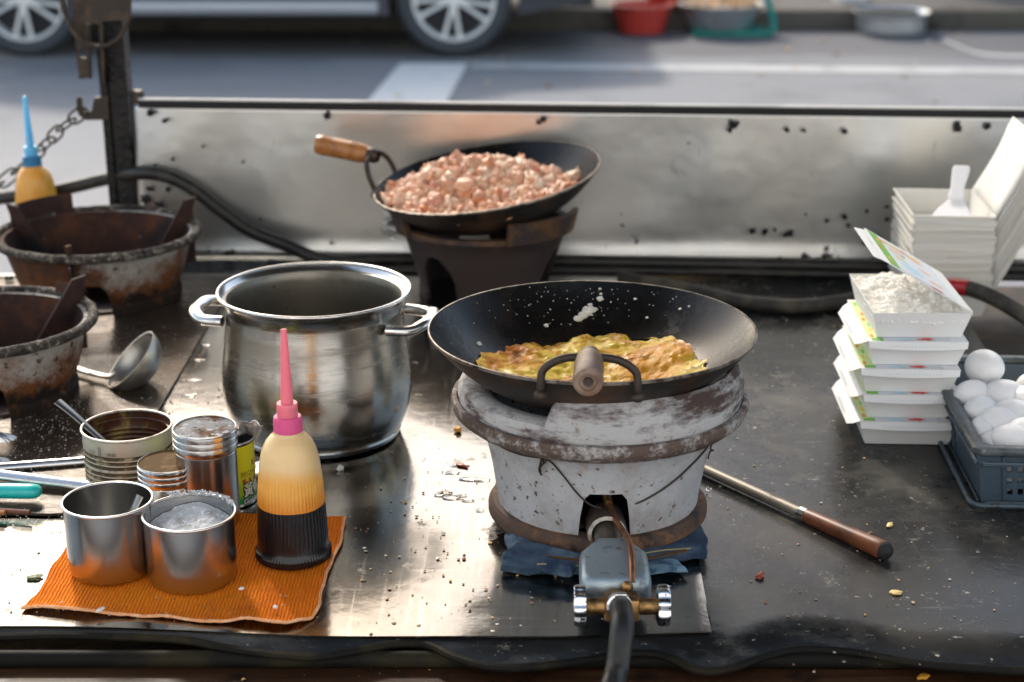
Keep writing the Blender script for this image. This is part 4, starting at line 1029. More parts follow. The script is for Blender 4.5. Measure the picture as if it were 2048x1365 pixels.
# wire tied round and looped down to the opening
mb = MB()
def onb(a, z, off=.002):
    z = z / 1.0
    zs_ = [(.006, .1115), (.016, .1125), (.040, .1175), (.064, .1235), (.078, .1300), (.088, .1395), (.105, .163)]
    for (z0, r0), (z1, r1) in zip(zs_, zs_[1:]):
        if z0 <= z <= z1: r = r0 + (r1 - r0) * (z - z0) / (z1 - z0); break
    else: r = .163
    return Vector(((r + off) * math.cos(a), (r + off) * math.sin(a), z * KZ))
wp = [onb(R(-116 + i * 1.9), .083 - .045 * math.sin(i / 13 * PI / 2) ** 1.1, .0016) for i in range(14)]
mb.tube(spline(wp, 3), .0011, 6)
wp = [onb(R(-73.5 + i * 3.2), .040 + .046 * (i / 18) ** 1.15, .0016) for i in range(19)]
mb.tube(spline(wp, 3), .0011, 6)
mb.tube([onb(R(-150 + i * 2.3), .0855 - .004 * math.sin(i / 15 * PI), .004) for i in range(16)], .0011, 6)
for k in range(3): mb.tube(spline([onb(R(-117), .088, .003), onb(R(-116 - k * 2), .082 - .003 * k, .004), onb(R(-119 - k), .076 - .003 * k, .005), onb(R(-121), .072 - .004 * k, .003)], 4), .0011, 6)
mb.tube(spline([onb(R(-14 + 3 * math.sin(i * 2.1)), .088 - .003 * i, .003 + .002 * math.cos(i * 2.1)) for i in range(12)], 4), .0010, 6)
mb.build('tie_wire', M_WIRE, ms)
# burner pipe, ceramic collar, regulator, valve
mb = MB()
axp = [Vector((.004, -.085, .020)), Vector((.0045, -.135, .018)), Vector((.006, -.168, .017))]
mb.tube(axp, [.0145, .0145, .0145], 24); mb.build('burner_pipe', M_PIPE, ms)
mt = Matrix.Translation((.004, -.106, .0195)) @ Vector((.01, -1, 0)).to_track_quat('Z', 'Y').to_matrix().to_4x4()
mb = MB(); mb.lathe([(.0150, -.02), (.0212, -.02), (.0218, .012), (.0205, .016), (.0165, .017), (.0150, .012)], 40, 0, mt, close=True, mids=[1, 1, 1, 0, 0, 1]); mb.build('pipe_collar', [M_COLLAR, M_DARKSTOVE], ms)
mb = MB()
hpts = [(-.015, 0), (.015, 0), (.024, -.014), (.0345, -.030), (.0350, -.078), (.030, -.088), (-.030, -.088), (-.0350, -.078), (-.0345, -.030), (-.024, -.014)]
vs = []
for (k, z) in ((.86, .000), (1, .004), (1, .026), (.93, .032), (.80, .0345)):
    for (x, y) in hpts: vs.append(Vector((x * k, -.044 + (y + .044) * k, z)))
n = len(hpts)
fs = [(i * n + k, i * n + (k + 1) % n, (i + 1) * n + (k + 1) % n, (i + 1) * n + k) for i in range(4) for k in range(n)] + [tuple(reversed(range(n))), tuple(4 * n + k for k in range(n))]
mt = Matrix.Translation((.0065, -.160, .004)) @ Matrix.Rotation(R(5), 4, 'X')
mb.add([mt @ q for q in vs], fs); hs = mb.build('gas_regulator', M_CASTING, ms, smooth=60)
vx, vy, vz = .0105, -.268, .011
mb = MB()
mb.box((vx, vy, vz), (.034, .024, .024), bev=.003); mb.tube([(vx - .036, vy, vz), (vx + .036, vy, vz)], .0085, 20)
mb.tube([(vx - .008, vy + .03, vz + .004), (vx - .004, vy + .008, vz + .001)], .009, 6); mb.blob((vx + .006, vy + .012, vz + .015), .006, 2, .1)
mb.build('valve', M_BRASS, ms)
for sgn in (-1, 1):
    mb = MB(); mt = Matrix.Translation((vx + sgn * .033, vy, vz + .001)) @ Matrix.Rotation(sgn * PI / 2, 4, 'Y')
    def km(r, z, a): return (r * (1 + (.06 * math.cos(a * 9) if r > .012 else 0)), z)
    mb.lathe([(1e-5, 0), (.012, 0), (.0185, .002), (.0195, .005), (.0195, .0105), (.018, .0135), (.010, .0145), (1e-5, .0145)], 72, 0, mt, mod=km); mb.build('knob', M_CHROME, ms)
mb = MB(); mb.lathe([(.0105, 0), (.0125, .001), (.0125, .008), (.0105, .009)], 24, 0, Matrix.Translation((vx - .003, vy - .006, vz + .006)) @ Vector((0, -1, .1)).to_track_quat('Z', 'Y').to_matrix().to_4x4(), close=True)
mb.box((vx - .002, vy - .012, vz + .0185), (.012, .006, .004), bev=.001); mb.build('hose_clamp', M_CHROME, ms)
mb = MB(); mb.tube(spline([(.006, -.100, .047), (.010, -.113, .040), (.014, -.130, .036), (.018, -.160, .041), (.022, -.190, .044), (.023, -.225, .040), (.022, -.248, .026)], 6), .0034, 10)
mb.build('pilot_tube', M_COPPER, ms)
mb = MB(); mb.tube([(.005, -.092, .050), (.0062, -.103, .046)], .005, 10); mb.build('tube_nut', M_BRASS, ms)
# hose from the valve over the cart's edge
hz = ZD + vz; hx, hy = sx + vx, sy + vy
ho = thing('gas_hose', 'thick black gas hose from the white stove valve over the front edge', 'gas hose', (hx, hy, T))
mb = MB(); mb.tube(spline([(-.002, -.004, hz - T + .005), (-.002, -.03, hz - T + .008), (-.003, -.055, hz - T + .004), (-.009, -.085, .014), (-.016, -.112, .008), (-.026, -.15, -.02), (-.035, -.18, -.08), (-.038, -.19, -.2)], 8), .0115, 20); mb.build('hose_tube', M_HOSE, ho)

# folded denim under the stove
dn = thing('denim_rag', 'folded blue denim scrap with zip under the white stove', 'rag', (sx, sy, ZS))
def denim_slab(mb, c, d, rz, seed, m=0):
    b = bmesh.new(); bmesh.ops.create_cube(b, size=1); bmesh.ops.subdivide_edges(b, edges=list(b.edges), cuts=14, use_grid_fill=True)
    for q in b.verts:
        p = q.co * 2; p.z *= 1
        l = max(abs(p.x), abs(p.y)); round_ = max(0, (l - .8) / .2)
        p.z *= 1 - .55 * round_ ** 2
        q.co = Vector((p.x * d[0] / 2, p.y * d[1] / 2, p.z * d[2] / 2))
        w = q.co * 26; q.co += Vector((nz(w, 1, seed) * .010, nz(w, 1, seed + 5) * .010, nz(w * 1.1, 1, seed + 9) * .0042 + .0022 * nz(w * 3, 1, seed)))
        q.co.z = max(q.co.z, -d[2] / 2)
    mb.bm(b, m, Matrix.Translation(c) @ Matrix.Rotation(rz, 4, 'Z'))
mb = MB(); denim_slab(mb, (-.045, -.095, .0095), (.118, .10, .019), R(-5), 1); denim_slab(mb, (.050, -.078, .0085), (.122, .085, .017), R(9), 3)
denim_slab(mb, (.0, .0, .0085), (.20, .16, .015), 0, 4)
mb.build('denim_layers', M_DENIM, dn, smooth=60)
mb = MB(); denim_slab(mb, (-.062, -.128, .0145), (.070, .035, .018), R(-24), 6); mb.build('denim_fold', M_DENIM, dn, smooth=60)
mb = MB(); denim_slab(mb, (.060, -.128, .006), (.050, .035, .006), R(10), 12); mb.build('frayed_flap', M_DENIML, dn, smooth=60)
mb = MB()
for (p0, p1) in (((-.062, -.140, .022), (-.020, -.146, .0200)), ((.028, -.140, .016), (.088, -.120, .0190))):
    p0, p1 = Vector(p0), Vector(p1); mb = MB()
    for k in range(34):
        p = p0.lerp(p1, k / 33); p.z += .0006; mb.box(p, (.0009, .0042, .0022), rot=(0, 0, .2))
    mb.build('zip_teeth', M_ZIP, dn, smooth=0)
mb = MB()
for (p0, p1) in (((-.070, -.149, .018), (-.018, -.152, .0160)), ((.026, -.131, .018), (.094, -.112, .0185))):
    mb = MB(); mb.tube(spline([Vector(p0), Vector(p0).lerp(Vector(p1), .5) + Vector((0, .002, .001)), Vector(p1)], 5), .0009, 6)
    mb.build('stitching', M_THREAD, dn)

# ------------------------------------------------------------------ hoses lying at the back
h1 = thing('long_black_hose', 'long black rubber hose drooping along the foot of the splash panel', 'hose', (0, 0, T))
hp = [(-120, 408, 2.95), (0, 397, 2.93), (110, 382, 2.92), (215, 358, 2.90), (275, 347, 2.848), (330, 352, 2.842), (385, 378, 2.838), (440, 420, 2.832), (500, 462, 2.826), (570, 490, 2.815), (650, 502, 2.79), (740, 508, 2.795), (860, 512, 2.80), (1000, 516, 2.79), (1140, 521, 2.785), (1300, 525, 2.775), (1450, 529, 2.768), (1600, 535, 2.76), (1750, 540, 2.75), (1900, 543, 2.745), (2100, 547, 2.735)]
pts = []
for (a, b, y) in hp:
    q = WY(a, b, y)
    if a >= 640: q = Vector((q.x, y + .0, T + .012))
    pts.append(q - Vector((0, 0, T)))
mb = MB(); mb.tube(spline(pts, 8), .0115, 16); mb.build('hose_tube', M_HOSE, h1)
h1b = thing('flat_black_cable', 'thin black cable beside the long hose at the foot of the splash panel', 'cable', (0, 0, T))
mb = MB(); mb.tube(spline([Vector((-.42, 2.80, .006)), Vector((-.2, 2.752, .006)), Vector((.1, 2.750, .006)), Vector((.4, 2.735, .006)), Vector((.62, 2.72, .006)), Vector((1.0, 2.70, .006))], 8), .006, 10); mb.build('cable', M_HOSE, h1b)
h2 = thing('taped_gas_hose', 'dusty gas hose with red tape curving behind the rice boxes', 'gas hose', (0, 0, T))
hp = [W(1240, 557, T + .013), W(1330, 572, T + .012), W(1400, 585, T + .012), W(1480, 603, T + .012), W(1590, 613, T + .012), W(1680, 604, T + .012), W(1760, 588, T + .018), W(1840, 574, T + .03), WY(1890, 573, 2.46), WY(1935, 577, 2.44), WY(1990, 598, 2.41), WY(2048, 632, 2.37), WY(2130, 690, 2.30), WY(2230, 770, 2.2)]
hpl = [q - Vector((0, 0, T)) for q in hp]
mb = MB(); mb.tube(spline(hpl, 8), .0118, 18); mb.build('hose_tube', M_HOSE2, h2)
sp = spline(hpl, 8)
mb = MB(); mb.tube(sp[62:73], .0129, 18); tp = mb.build('red_tape', M_REDTAPE, h2)
mb = MB()
for i in range(7): mb.blob(sp[65 + i // 1] + Vector((0, -.002, .0115)), .0045, 2, .5, 2, sc=(1.6, 1, .5))
mb.build('torn_tape', M_PALETAPE, h2)
mb = MB(); mb.tube(spline([W(-60, 556, ZT), W(10, 556, ZT + .003), W(60, 556, ZT + .003), W(120, 560, ZT + .003)], 5), .0022, 8); mb.box(W(18, 556, ZT + .005), (.015, .007, .008), bev=.002)
o = mb.build('thin_cord', M_HOSE); tag(o, 'thin black cord lying behind the left stove edge', 'cord')

# ------------------------------------------------------------------ sauce bottles
def bottle(name, label, loc, m_body, m_cap, m_noz, tilt=(0, 0)):
    b = thing(name, label, 'sauce bottle', loc, (tilt[0], tilt[1], 0))
    pr = [(1e-5, .0), (.037, .0), (.040, .002), (.0405, .009), (.0385, .0125), (.0375, .016), (.0368, .03), (.0358, .05), (.0347, .07), (.0335, .088), (.0328, .099), (.0320, .107), (.0305, .116), (.0282, .1245), (.0245, .1325), (.0195, .1385), (.0162, .141), (.0152, .144), (1e-5, .144)]
    pr = [p for a, c in zip(pr, pr[1:]) for p in (a, ((a[0] + c[0]) / 2, (a[1] + c[1]) / 2))] + [pr[-1]]
    def mod(r, z, a):
        k = 0
        if .017 < z < .099: k = .0006 * max(0, math.cos(a * 56)) * (0 if (-2.35 < ((a + PI) % (2 * PI)) - PI < -1.75 and z < .045) else 1)
        if .001 < z < .012: k = .0005 * math.cos(a * 70)
        return (r + k, z)
    mb = MB(); mb.lathe(pr, 280, mod=mod); mb.build('bottle_body', m_body, b)
    mb = MB(); mb.lathe([(.0158, .1395), (.0162, .141), (.0155, .1425)], 40); mb.lathe([(.0150, .142), (.0152, .144), (.0148, .150), (.0150, .156), (.0146, .1595), (.0135, .1605), (1e-5, .1605)], 90, mod=lambda r, z, a: (r + (.0003 * math.cos(a * 30) if z < .157 else 0), z)); mb.build('cap', m_cap, b)
    mb = MB(); mb.lathe([(.0108, .1605), (.0110, .162), (.0107, .170), (.0112, .1735), (.0105, .175), (1e-5, .175)], 40); mb.build('cap_collar', m_noz, b)
    mb = MB(); mb.lathe([(.0066, .175), (.0062, .19), (.0050, .215), (.0038, .242), (.0031, .255), (.0022, .2555), (1e-5, .255)], 32); mb.build('nozzle', m_noz, b)
    return b
bottle('sauce_bottle', 'squeeze bottle half full of dark sauce with pink nozzle on orange cloth', (-.234, 1.641, ZS + .004), M_SAUCE, M_PINK, M_PINKT)
yb_ = WY(78, 420, 2.89)
bottle('sauce_bottle', 'yellow squeeze bottle with light blue nozzle behind the rusty stove', (yb_.x, 2.89, T), M_YELLOW, M_BLUECAP, M_BLUET, (0, R(-1.5))).scale = (1.06, 1.06, 1.09)

# ------------------------------------------------------------------ orange cloth, mugs, tins
mb = MB()
c00, c10, c11, c01 = W(52, 1222, ZS), W(622, 1257, ZS), W(692, 1040, ZS), W(190, 1015, ZS)
ctr = (c00 + c10 + c11 + c01) / 4
def clf(u, v):
    p = (c00 * (1 - u) + c10 * u) * (1 - v) + (c01 * (1 - u) + c11 * u) * v
    e = min(u, 1 - u, v, 1 - v)
    edge_ = max(0, 1 - e / .06)
    p.x += .0028 * nz((u * 3, v * 6, 0), 1, 2) * edge_ * 2; p.y += .003 * nz((u * 7, v * 3, 0), 1, 7) * edge_ * 2
    cr_ = max(0, u - .93) / .07 * max(0, .07 - v) / .07
    p += (ctr - p) * .06 * cr_
    z = .0028 + .0016 * (nz((u * 6, v * 5, 0), 1, 4) + .5 * nz((u * 17, v * 12, 0), 1, 4)) + edge_ * .003 * abs(nz((u * 7, v * 9, 0), 1, 9)) + (.004 * max(0, .05 - v) / .05 * max(0, math.sin(u * 9)) if v < .05 else 0)
    return Vector((p.x, p.y, ZS + max(.0014, z))) - ctr
mb.grid(clf, 110, 60, thick=.0024)
cl = mb.build('orange_cloth', M_CLOTH, smooth=70); cl.location = ctr; tag(cl, 'ribbed orange cloth under the mugs and sauce bottle', 'cloth')
cl.rotation_euler = (0, 0, 0)
mb = MB(); n = 70
per = [clf(i / n, 0) for i in range(n + 1)] + [clf(1, i / n) for i in range(1, n + 1)]
mb.tube([p + Vector((0, 0, -.0008)) for p in per], [.0017 + .0006 * nz((i * .9, 0, 0), 1) for i in range(len(per))], 8); mb.build('hem', M_HEM, cl)
ZC = ZS + .0035
def mug(name, label, loc, r, h):
    m = thing(name, label, 'steel mug', loc)
    mb = MB(); mb.lathe([(1e-5, 0), (r * .86, 0), (r * .93, .002), (r * .97, .008), (r * .985, h * .3), (r * .99, h * .7), (r, h - .003)], 96); mb.build('mug_body', M_MUG, m)
    mb = MB(); mb.lathe([(r - .0012, h - .003), (r * .985 - .001, h * .7), (r * .97 - .001, .008), (r * .9, .004), (1e-5, .0035)], 96); mb.build('mug_inside', M_MUG, m)
    mb = MB(); mb.lathe(rim_bead(r + .0002, h - .002, .0016), 96, close=True); mb.build('rim', M_BRIGHT, m)
    return m
mug('steel_mug', 'shiny steel mug holding a spoon, left of the salt mug', (-.421, 1.610, ZC), .0458, .081)
mug('steel_mug', 'wide dull steel mug full of white salt on orange cloth', (-.333, 1.590, ZC), .0470, .0755)
mb = MB()
def saltf(r, a):
    x, y = r * math.cos(a), r * math.sin(a)
    return Vector((x, y, .053 + .011 * (y / .045) + .004 * nz((x * 40, y * 40, 0), 1) + .0018 * nz((x * 160, y * 160, 0), 1) + (.006 * math.exp(-((x - .002) ** 2 + (y + .030) ** 2) / .00012))))
vs = [saltf(0, 0)]; NR, NA = 26, 90
for i in range(1, NR + 1):
    for j in range(NA): vs.append(saltf(.0448 * i / NR, 2 * PI * j / NA))
fs = [(0, 1 + j, 1 + (j + 1) % NA) for j in range(NA)] + [(1 + i * NA + j, 1 + (i + 1) * NA + j, 1 + (i + 1) * NA + (j + 1) % NA, 1 + i * NA + (j + 1) % NA) for i in range(NR - 1) for j in range(NA)]
mb.add(vs, fs)
for k in range(260):
    a = rnd.uniform(R(20), R(125)); mb.box((.0455 * math.cos(a) + rnd.gauss(0, .0014), .0455 * math.sin(a) + rnd.gauss(0, .0014), .076 + rnd.uniform(-.002, .0025)), (.0012,) * 3, rot=(rnd.random(), rnd.random(), 1))
o = mb.build('salt', M_SALT, smooth=70); o.location = (-.333, 1.590, ZC); tag(o, 'coarse white salt filling the wide steel mug', 'salt')
def spoon(name, label, p_end, p_bowl, w=.0045, bowl=True):
    mb = MB(); p0, p1 = Vector(p_end), Vector(p_bowl); d = (p1 - p0)
    pts = spline([p0, p0.lerp(p1, .3) + Vector((0, 0, .001)), p0.lerp(p1, .7), p1], 6); n_ = len(pts)
    mb.tube(pts, [w * (1.25 - .6 * i / n_) for i in range(n_)], 12, flat=.3)
    s_ = mb.build(name, M_SPOON); 
    mb = MB(); mb.blob(p1 + d.normalized() * .016, .018, 3, 0, 1, sc=(.75, 1.0, .25), rot=(0, 0, 0)); mb.build('spoon_bowl', M_BRIGHT, s_)
    return tag(s_, label, 'spoon')
spoon('spoon', 'steel spoon inside the shiny mug leaning on its far rim', (-.392, 1.632, ZC + .074), (-.421, 1.605, ZC + .012), .0052)
# printed tin
tx, ty, tr, th = -.452, 1.843, .0515, .074
tn = thing('printed_tin', 'open stained tin can with faded print holding a spoon', 'tin can', (tx, ty, ZS))
pr = [(1e-5, 0), (tr - .001, 0), (tr, .002), (tr, .012)]
for zc_ in (.020, .026, .032, .040, .046, .052): pr += [(tr, zc_ - .0022), (tr - .0013, zc_), (tr, zc_ + .0022)]
pr += [(tr, .066), (tr, th - .001)]
mids = [0] * (len(pr) - 1)
mb = MB(); mb.lathe(pr, 96, mids=[1 if (abs(a[0] - b[0]) > .001 and a[0] > .045) else 0 for a, b in zip(pr, pr[1:])]); mb.build('tin_body', [M_TIN, M_TINGROOVE], tn)
mb = MB(); mb.lathe([(q[0] - .0012, q[1]) for q in reversed(pr) if q[1] > .003] + [(tr - .003, .003), (1e-5, .003)], 96)
mb.lathe([(tr - .0012, .067), (tr - .004, .0665), (tr - .0045, .0655), (tr - .0012, .065)], 96); mb.lathe([(1e-5, .022), (tr - .0013, .023)], 48); mb.build('tin_inside', M_TININ, tn)
mb = MB(); mb.lathe(rim_bead(tr + .0006, th, .0016), 96, close=True); mb.build('rim', M_TINRIM, tn)
mb = MB()
def strip(mb, rad, a0, a1, z0, z1, m=0, seg=6):
    mb.lathe([(rad + .0003, z0), (rad + .0003, z1)], seg, m, None, a0, a1)
for a in (R(-117.5), R(-116), R(-114)): strip(mb, tr, a, a + R(.55), .006, .066)
try:
    colA = -102
    for i, (txt, z0) in enumerate((('净固', .0545), ('有成', .0545), ('製造', .0545), ('日期', .036), ('內大', .036), ('容公', .036))):
        a = R(-106 + (i % 3) * 4.2)
        for k, chh in enumerate(txt): wrap(mb, text_mesh(chh, .0052), tr, a, z0 + .001 - k * .0058)
    for i in range(4):
        for k in range(5): strip(mb, tr, R(-134 + i * 3.0 + .3 * k), R(-132.6 + i * 3.0), .058 - k * .0022, .0592 - k * .0022)
except Exception as ex: print('tin text', ex)
mb.build('print', M_TINYINK, tn, smooth=0)
spoon('spoon', 'dark steel spoon leaning over the left rim of the printed tin', WY(115, 803, 1.86), (tx - .022, ty - .002, ZS + .050), .0062)
# shaker and jar with threaded collars
def canister(name, label, cat, loc, r, h, m_lid, rings, lid_h):
    c = thing(name, label, cat, loc)
    zl = h - lid_h
    mb = MB(); mb.lathe([(1e-5, 0), (r * .93, 0), (r * .97, .002), (r * .975, .005), (r * .975, zl - .001), (r * .95, zl)], 96); mb.build('canister_body', M_MUG, c)
    pr = [(r * .96, zl + .0005), (r * 1.0, zl + .001)]
    for k in range(rings): z0 = zl + .002 + k * (lid_h - .003) / rings; z1 = zl + .002 + (k + 1) * (lid_h - .003) / rings; pr += [(r * 1.02, z0 + .0008), (r * 1.025, (z0 + z1) / 2), (r * 1.015, z1 - .0012), (r * .985, z1 - .0004)]
    pr += [(r * 1.0, h - .0005), (r * .99, h + .0006), (r * .97, h + .0002)]
    mb = MB(); mb.lathe(pr, 96); mb.build('lid_collar', M_BRIGHT, c)
    mb = MB(); mb.lathe([(r * .975, h + .0002), (r * .95, h - .0012), (r * .5, h - .0012 + .0006), (1e-5, h - .0008)], 72); mb.build('lid_top', m_lid, c)
    return c
canister('spice_shaker', 'tall steel shaker with salt crusted lid behind the salt mug', 'shaker', (-.3395, 1.735, ZS), .0345, .1150, M_LIDSALT, 3, .026)
canister('spice_jar', 'short steel jar with brown dusty lid between the printed tin and salt mug', 'jar', (-.383, 1.733, ZS), .0328, .0745, M_SPICE, 3, .022)
# curry can
kx, ky, kr, kh = -.326, 1.799, .0292, .077
cn = thing('label_can', 'opened yellow and green labelled can behind the tall shaker', 'can', (kx, ky, ZS))
mb = MB(); mb.lathe([(1e-5, 0), (kr - .001, 0), (kr + .0006, .001), (kr + .0006, .0035), (kr - .0004, .0045)], 72); mb.build('can_foot', M_BRIGHT, cn)
mb = MB(); mb.lathe(rim_bead(kr, kh, .0015), 72, close=True); mb.build('can_rim', M_BRIGHT, cn)
mb = MB(); mb.lathe([(kr, .0045), (kr, .02), (kr, .04), (kr, .06), (kr, kh - .003)], 96); lb = mb.build('can_label', M_LABEL, cn)
mb = MB(); mb.lathe([(kr - .0005, kh - .001), (kr - .001, .03), (1e-5, .03)], 72); mb.build('can_inside', M_DARKIN, cn)
# lettering on the label
A0 = R(-56)
try:
    mb = MB()
    wrap(mb, text_mesh('BRONCO', .0078, align='LEFT', space=.96), kr, A0, .0375, 0)
    strip(mb, kr, A0 - .02, A0 + .95, .0362, .0367, 1, 16)
    for k, chh in enumerate('寶馬牌'): wrap(mb, text_mesh(chh, .0066, offset=.0001), kr, A0 + .04 + k * .30, .0285, 1)
    big = [(text_mesh('黃', .0178, offset=o_), text_mesh('金', .0178, offset=o_)) for o_ in (.0018, .0003)]
    for li, (m_, ris) in enumerate(((2, 0.0), (3, .0003))):
        for k in range(2): wrap(mb, big[li][k], kr, A0 + .10 + k * .50, .0130, m_, ris, .82)
    for li, (o_, m_, ris) in enumerate(((.0012, 2, 0.0001), (.0002, 3, .0004))):
        wrap(mb, text_mesh('Golden', .0090, offset=o_, space=1.06), kr, A0 + .08, .0030, m_, ris)
    # small prancing horse emblem
    hshape = [(0, 0), (.0012, .0022), (.0008, .004), (.0022, .0056), (.0018, .0074), (.0006, .0080), (.0012, .0092), (.0028, .0098), (.0034, .0086), (.0046, .0064), (.0066, .0066), (.0086, .0086), (.0078, .0058), (.0066, .0046), (.0068, .0022), (.0060, .0), (.0052, .0), (.0052, .0024), (.0036, .0030), (.0022, .0018), (.0012, .0)]
    tri = MB(); tri.prism(hshape, .0001)
    b = bmesh.new(); vv = [b.verts.new(p) for p in [Vector((x, y, 0)) for x, y in hshape]]; b.faces.new(vv); bmesh.ops.triangulate(b, faces=list(b.faces)); b.verts.index_update()
    wrap(mb, ([q.co.copy() for q in b.verts], [tuple(q.index for q in f.verts) for f in b.faces]), kr, A0 + .55, .0450, 4, 0.0001); b.free()
    mb.build('lettering', [M_BROWNINK, M_REDINK, M_BLACKINK, M_WHITEINK, M_HORSE], lb, smooth=0)
except Exception as ex: print('can text', ex)
# bent lid
mb = MB()
def lidf(u, v):
    x = -.022 + .026 * u; z = kh + .002 + .026 * v
    return Vector((x + .004 * v + .002 * nz((u * 3, v * 3, 0), 1), .008 - .018 * v + .010 * math.sin(u * 3) + .006 * nz((u * 4, v * 4, 0), 1, 3), z + .004 * nz((u * 4, v * 3, 0), 1, 6)))
mb.grid(lidf, 14, 14); o = mb.build('torn_lid', M_FOIL, cn, smooth=60); o.location = (.018, -.012, -.002); o.rotation_euler = (0, R(10), 0)
sm = o.modifiers.new('s', 'SOLIDIFY'); sm.thickness = .0006
mb = MB(); mb.tube(spline([(.004, -.020, kh + .012), (.010, -.024, kh + .004), (.006, -.027, kh - .010), (.001, -.028, kh - .018)], 5), .0026, 8, flat=.3); mb.build('lid_strip', M_FOIL, cn)
p = W(515, 950, ZS); mb = MB(); mb.lathe([(1e-5, 0), (.012, .0), (.014, .004), (.0125, .006), (1e-5, .0045)], 32); o = mb.build('metal_cap', M_FOIL); o.location = p; o.rotation_euler = (R(14), R(-20), 0); o.location.z += .004
tag(o, 'small white metal cap on the sheet between the label can and pot', 'cap')

# ------------------------------------------------------------------ tools at the left
zt = ZT + .001
def arm(mb, p0, p1, w, h, curl=.5):
    p0, p1 = Vector(p0), Vector(p1); d = (p1 - p0).normalized(); s_ = Vector((d.y, -d.x, 0)); n_ = 20; secn = 9; vs = []
    for i in range(n_ + 1):
        t = i / n_; p = p0.lerp(p1, t); ww = w * (1 - .12 * abs(2 * t - 1))
        for k in range(secn):
            q = -1 + 2 * k / (secn - 1); vs.append(p + s_ * ww * q + Vector((0, 0, h * (1 - abs(q) ** 2.2))))
    mb.add(vs, [(i * secn + k, i * secn + k + 1, (i + 1) * secn + k + 1, (i + 1) * secn + k) for i in range(n_) for k in range(secn - 1)])
tg = thing('steel_tongs', 'two long steel tong arms lying beside the printed tin', 'tongs', (0, 0, zt))
L0 = lambda a, b, z=zt: (W(a, b, z) - Vector((0, 0, zt)))
mb = MB(); arm(mb, L0(-140, 948), L0(205, 922), .0085, .007); o = mb.build('tong_arm', M_BRIGHT, tg, smooth=60); sm = o.modifiers.new('s', 'SOLIDIFY'); sm.thickness = .0012
mb = MB(); arm(mb, L0(-140, 945) + Vector((0, 0, .006)), L0(215, 985) + Vector((0, 0, .002)), .0105, .009); o = mb.build('tong_arm', M_BRIGHT, tg, smooth=60); sm = o.modifiers.new('s', 'SOLIDIFY'); sm.thickness = .0012
sc = thing('scalloped_tongs', 'scalloped steel tong tips entering from the left edge near the soot stained stove', 'tongs', (0, 0, zt))
for (a, b, z) in ((34, 892, .014), (20, 924, .004)):
    mb = MB(); tipp = L0(a, b) + Vector((0, 0, z)); vs = [tipp + Vector((-.03, .004, .005))]; nn = 40
    for k in range(nn + 1):
        q = -PI / 2 + PI * k / nn; rr = 1 + .07 * math.cos(k * 2.4)
        vs.append(tipp + Vector((-.022 + .022 * math.cos(q) * rr, .0125 * math.sin(q) * rr, -.004 + .002 * math.sin(q))))
    vs += [tipp + Vector((-.10, .012, -.002)), tipp + Vector((-.10, -.012, -.002))]
    m_ = len(vs); mb.add(vs, [(0, 1 + k, 2 + k) for k in range(nn)] + [(0, nn + 1, nn + 2), (0, nn + 2, nn + 3), (0, nn + 3, 1)])
    o = mb.build('tong_tip', M_BRIGHT, sc, smooth=50); sm = o.modifiers.new('s', 'SOLIDIFY'); sm.thickness = .001
kn = thing('turquoise_knife', 'kitchen knife with turquoise plastic handle beside the shiny mug', 'knife', (0, 0, zt))
mb = MB(); p0, p1 = L0(-160, 996), L0(84, 1000); pts = [p0.lerp(p1, t) + Vector((0, 0, .0105)) for t in (0, .2, .4, .6, .8, .9, .95, .98, 1)]
mb.tube(pts, [.0105, .0112, .0112, .011, .0112, .0112, .0105, .0085, .0045], 20, flat=.78, up=(0, 0, 1)); mb.build('handle', M_TEAL, kn)
mb = MB(); b0 = L0(-160, 996); mb.prism([(b0.x - .17, b0.y - .004), (b0.x - .1, b0.y - .016), (b0.x + .01, b0.y - .016), (b0.x + .01, b0.y + .009), (b0.x - .15, b0.y + .009)], .0015, 0, Matrix.Translation((0, 0, .009))); mb.build('blade', M_BRIGHT, kn, smooth=0)
for (nm, lab, a, b, c, d_, mm) in (('wooden_skewer', 'brown wooden chopstick under the turquoise knife handle', -150, 1012, 60, 1025, M_WOODD), ('wooden_skewer', 'short orange brown chopstick end at the left edge below the turquoise handle', -150, 1014, 10, 1026, M_WOODH)):
    mb = MB(); off = Vector((0, -.004 if a == -150 and c == 10 else 0, 0)); p0, p1 = W(a, b, zt + .0035), W(c, d_, zt + .0035); mb.tube([p0, p0.lerp(p1, .5), p1], .0032, 8); o = mb.build(nm, mm, smooth=30); tag(o, lab, 'chopstick')
# ladle
ld = thing('ladle', 'dull steel ladle lying on the greasy plate between stoves and pot', 'ladle', W(265, 765, ZT))
nrm_ = Vector((-.68, -.22, .70)).normalized()
mt = Matrix.Translation((0, -.002, .034)) @ nrm_.to_track_quat('Z', 'Y').to_matrix().to_4x4()
RB = .047; pr = [(max(RB * math.sin(q), 1e-5), -RB * .80 * math.cos(q)) for q in [PI / 2 * i / 16 for i in range(17)]]
mb = MB(); mb.lathe(pr, 64, 0, mt); mb.lathe([(a * .975, b * .965 + .0002) for a, b in reversed(pr)], 64, 0, mt); mb.lathe([(RB, 0), (RB + .0006, .0006), (RB * .975, .0004)], 64, 0, mt); mb.build('ladle_bowl', M_ALU, ld)
mb = MB(); e0 = Vector((-.030, -.004, .010)); pts = spline([e0 + Vector((.008, 0, .004)), e0, e0 + Vector((-.022, .012, -.001)), e0 + Vector((-.06, .04, .0)), e0 + Vector((-.13, .09, .014))], 6)
mb.tube(pts, [.0075 if i < 8 else .0062 for i in range(len(pts))], 12, flat=.35, up=(0, 0, 1)); mb.build('handle', M_ALU, ld)

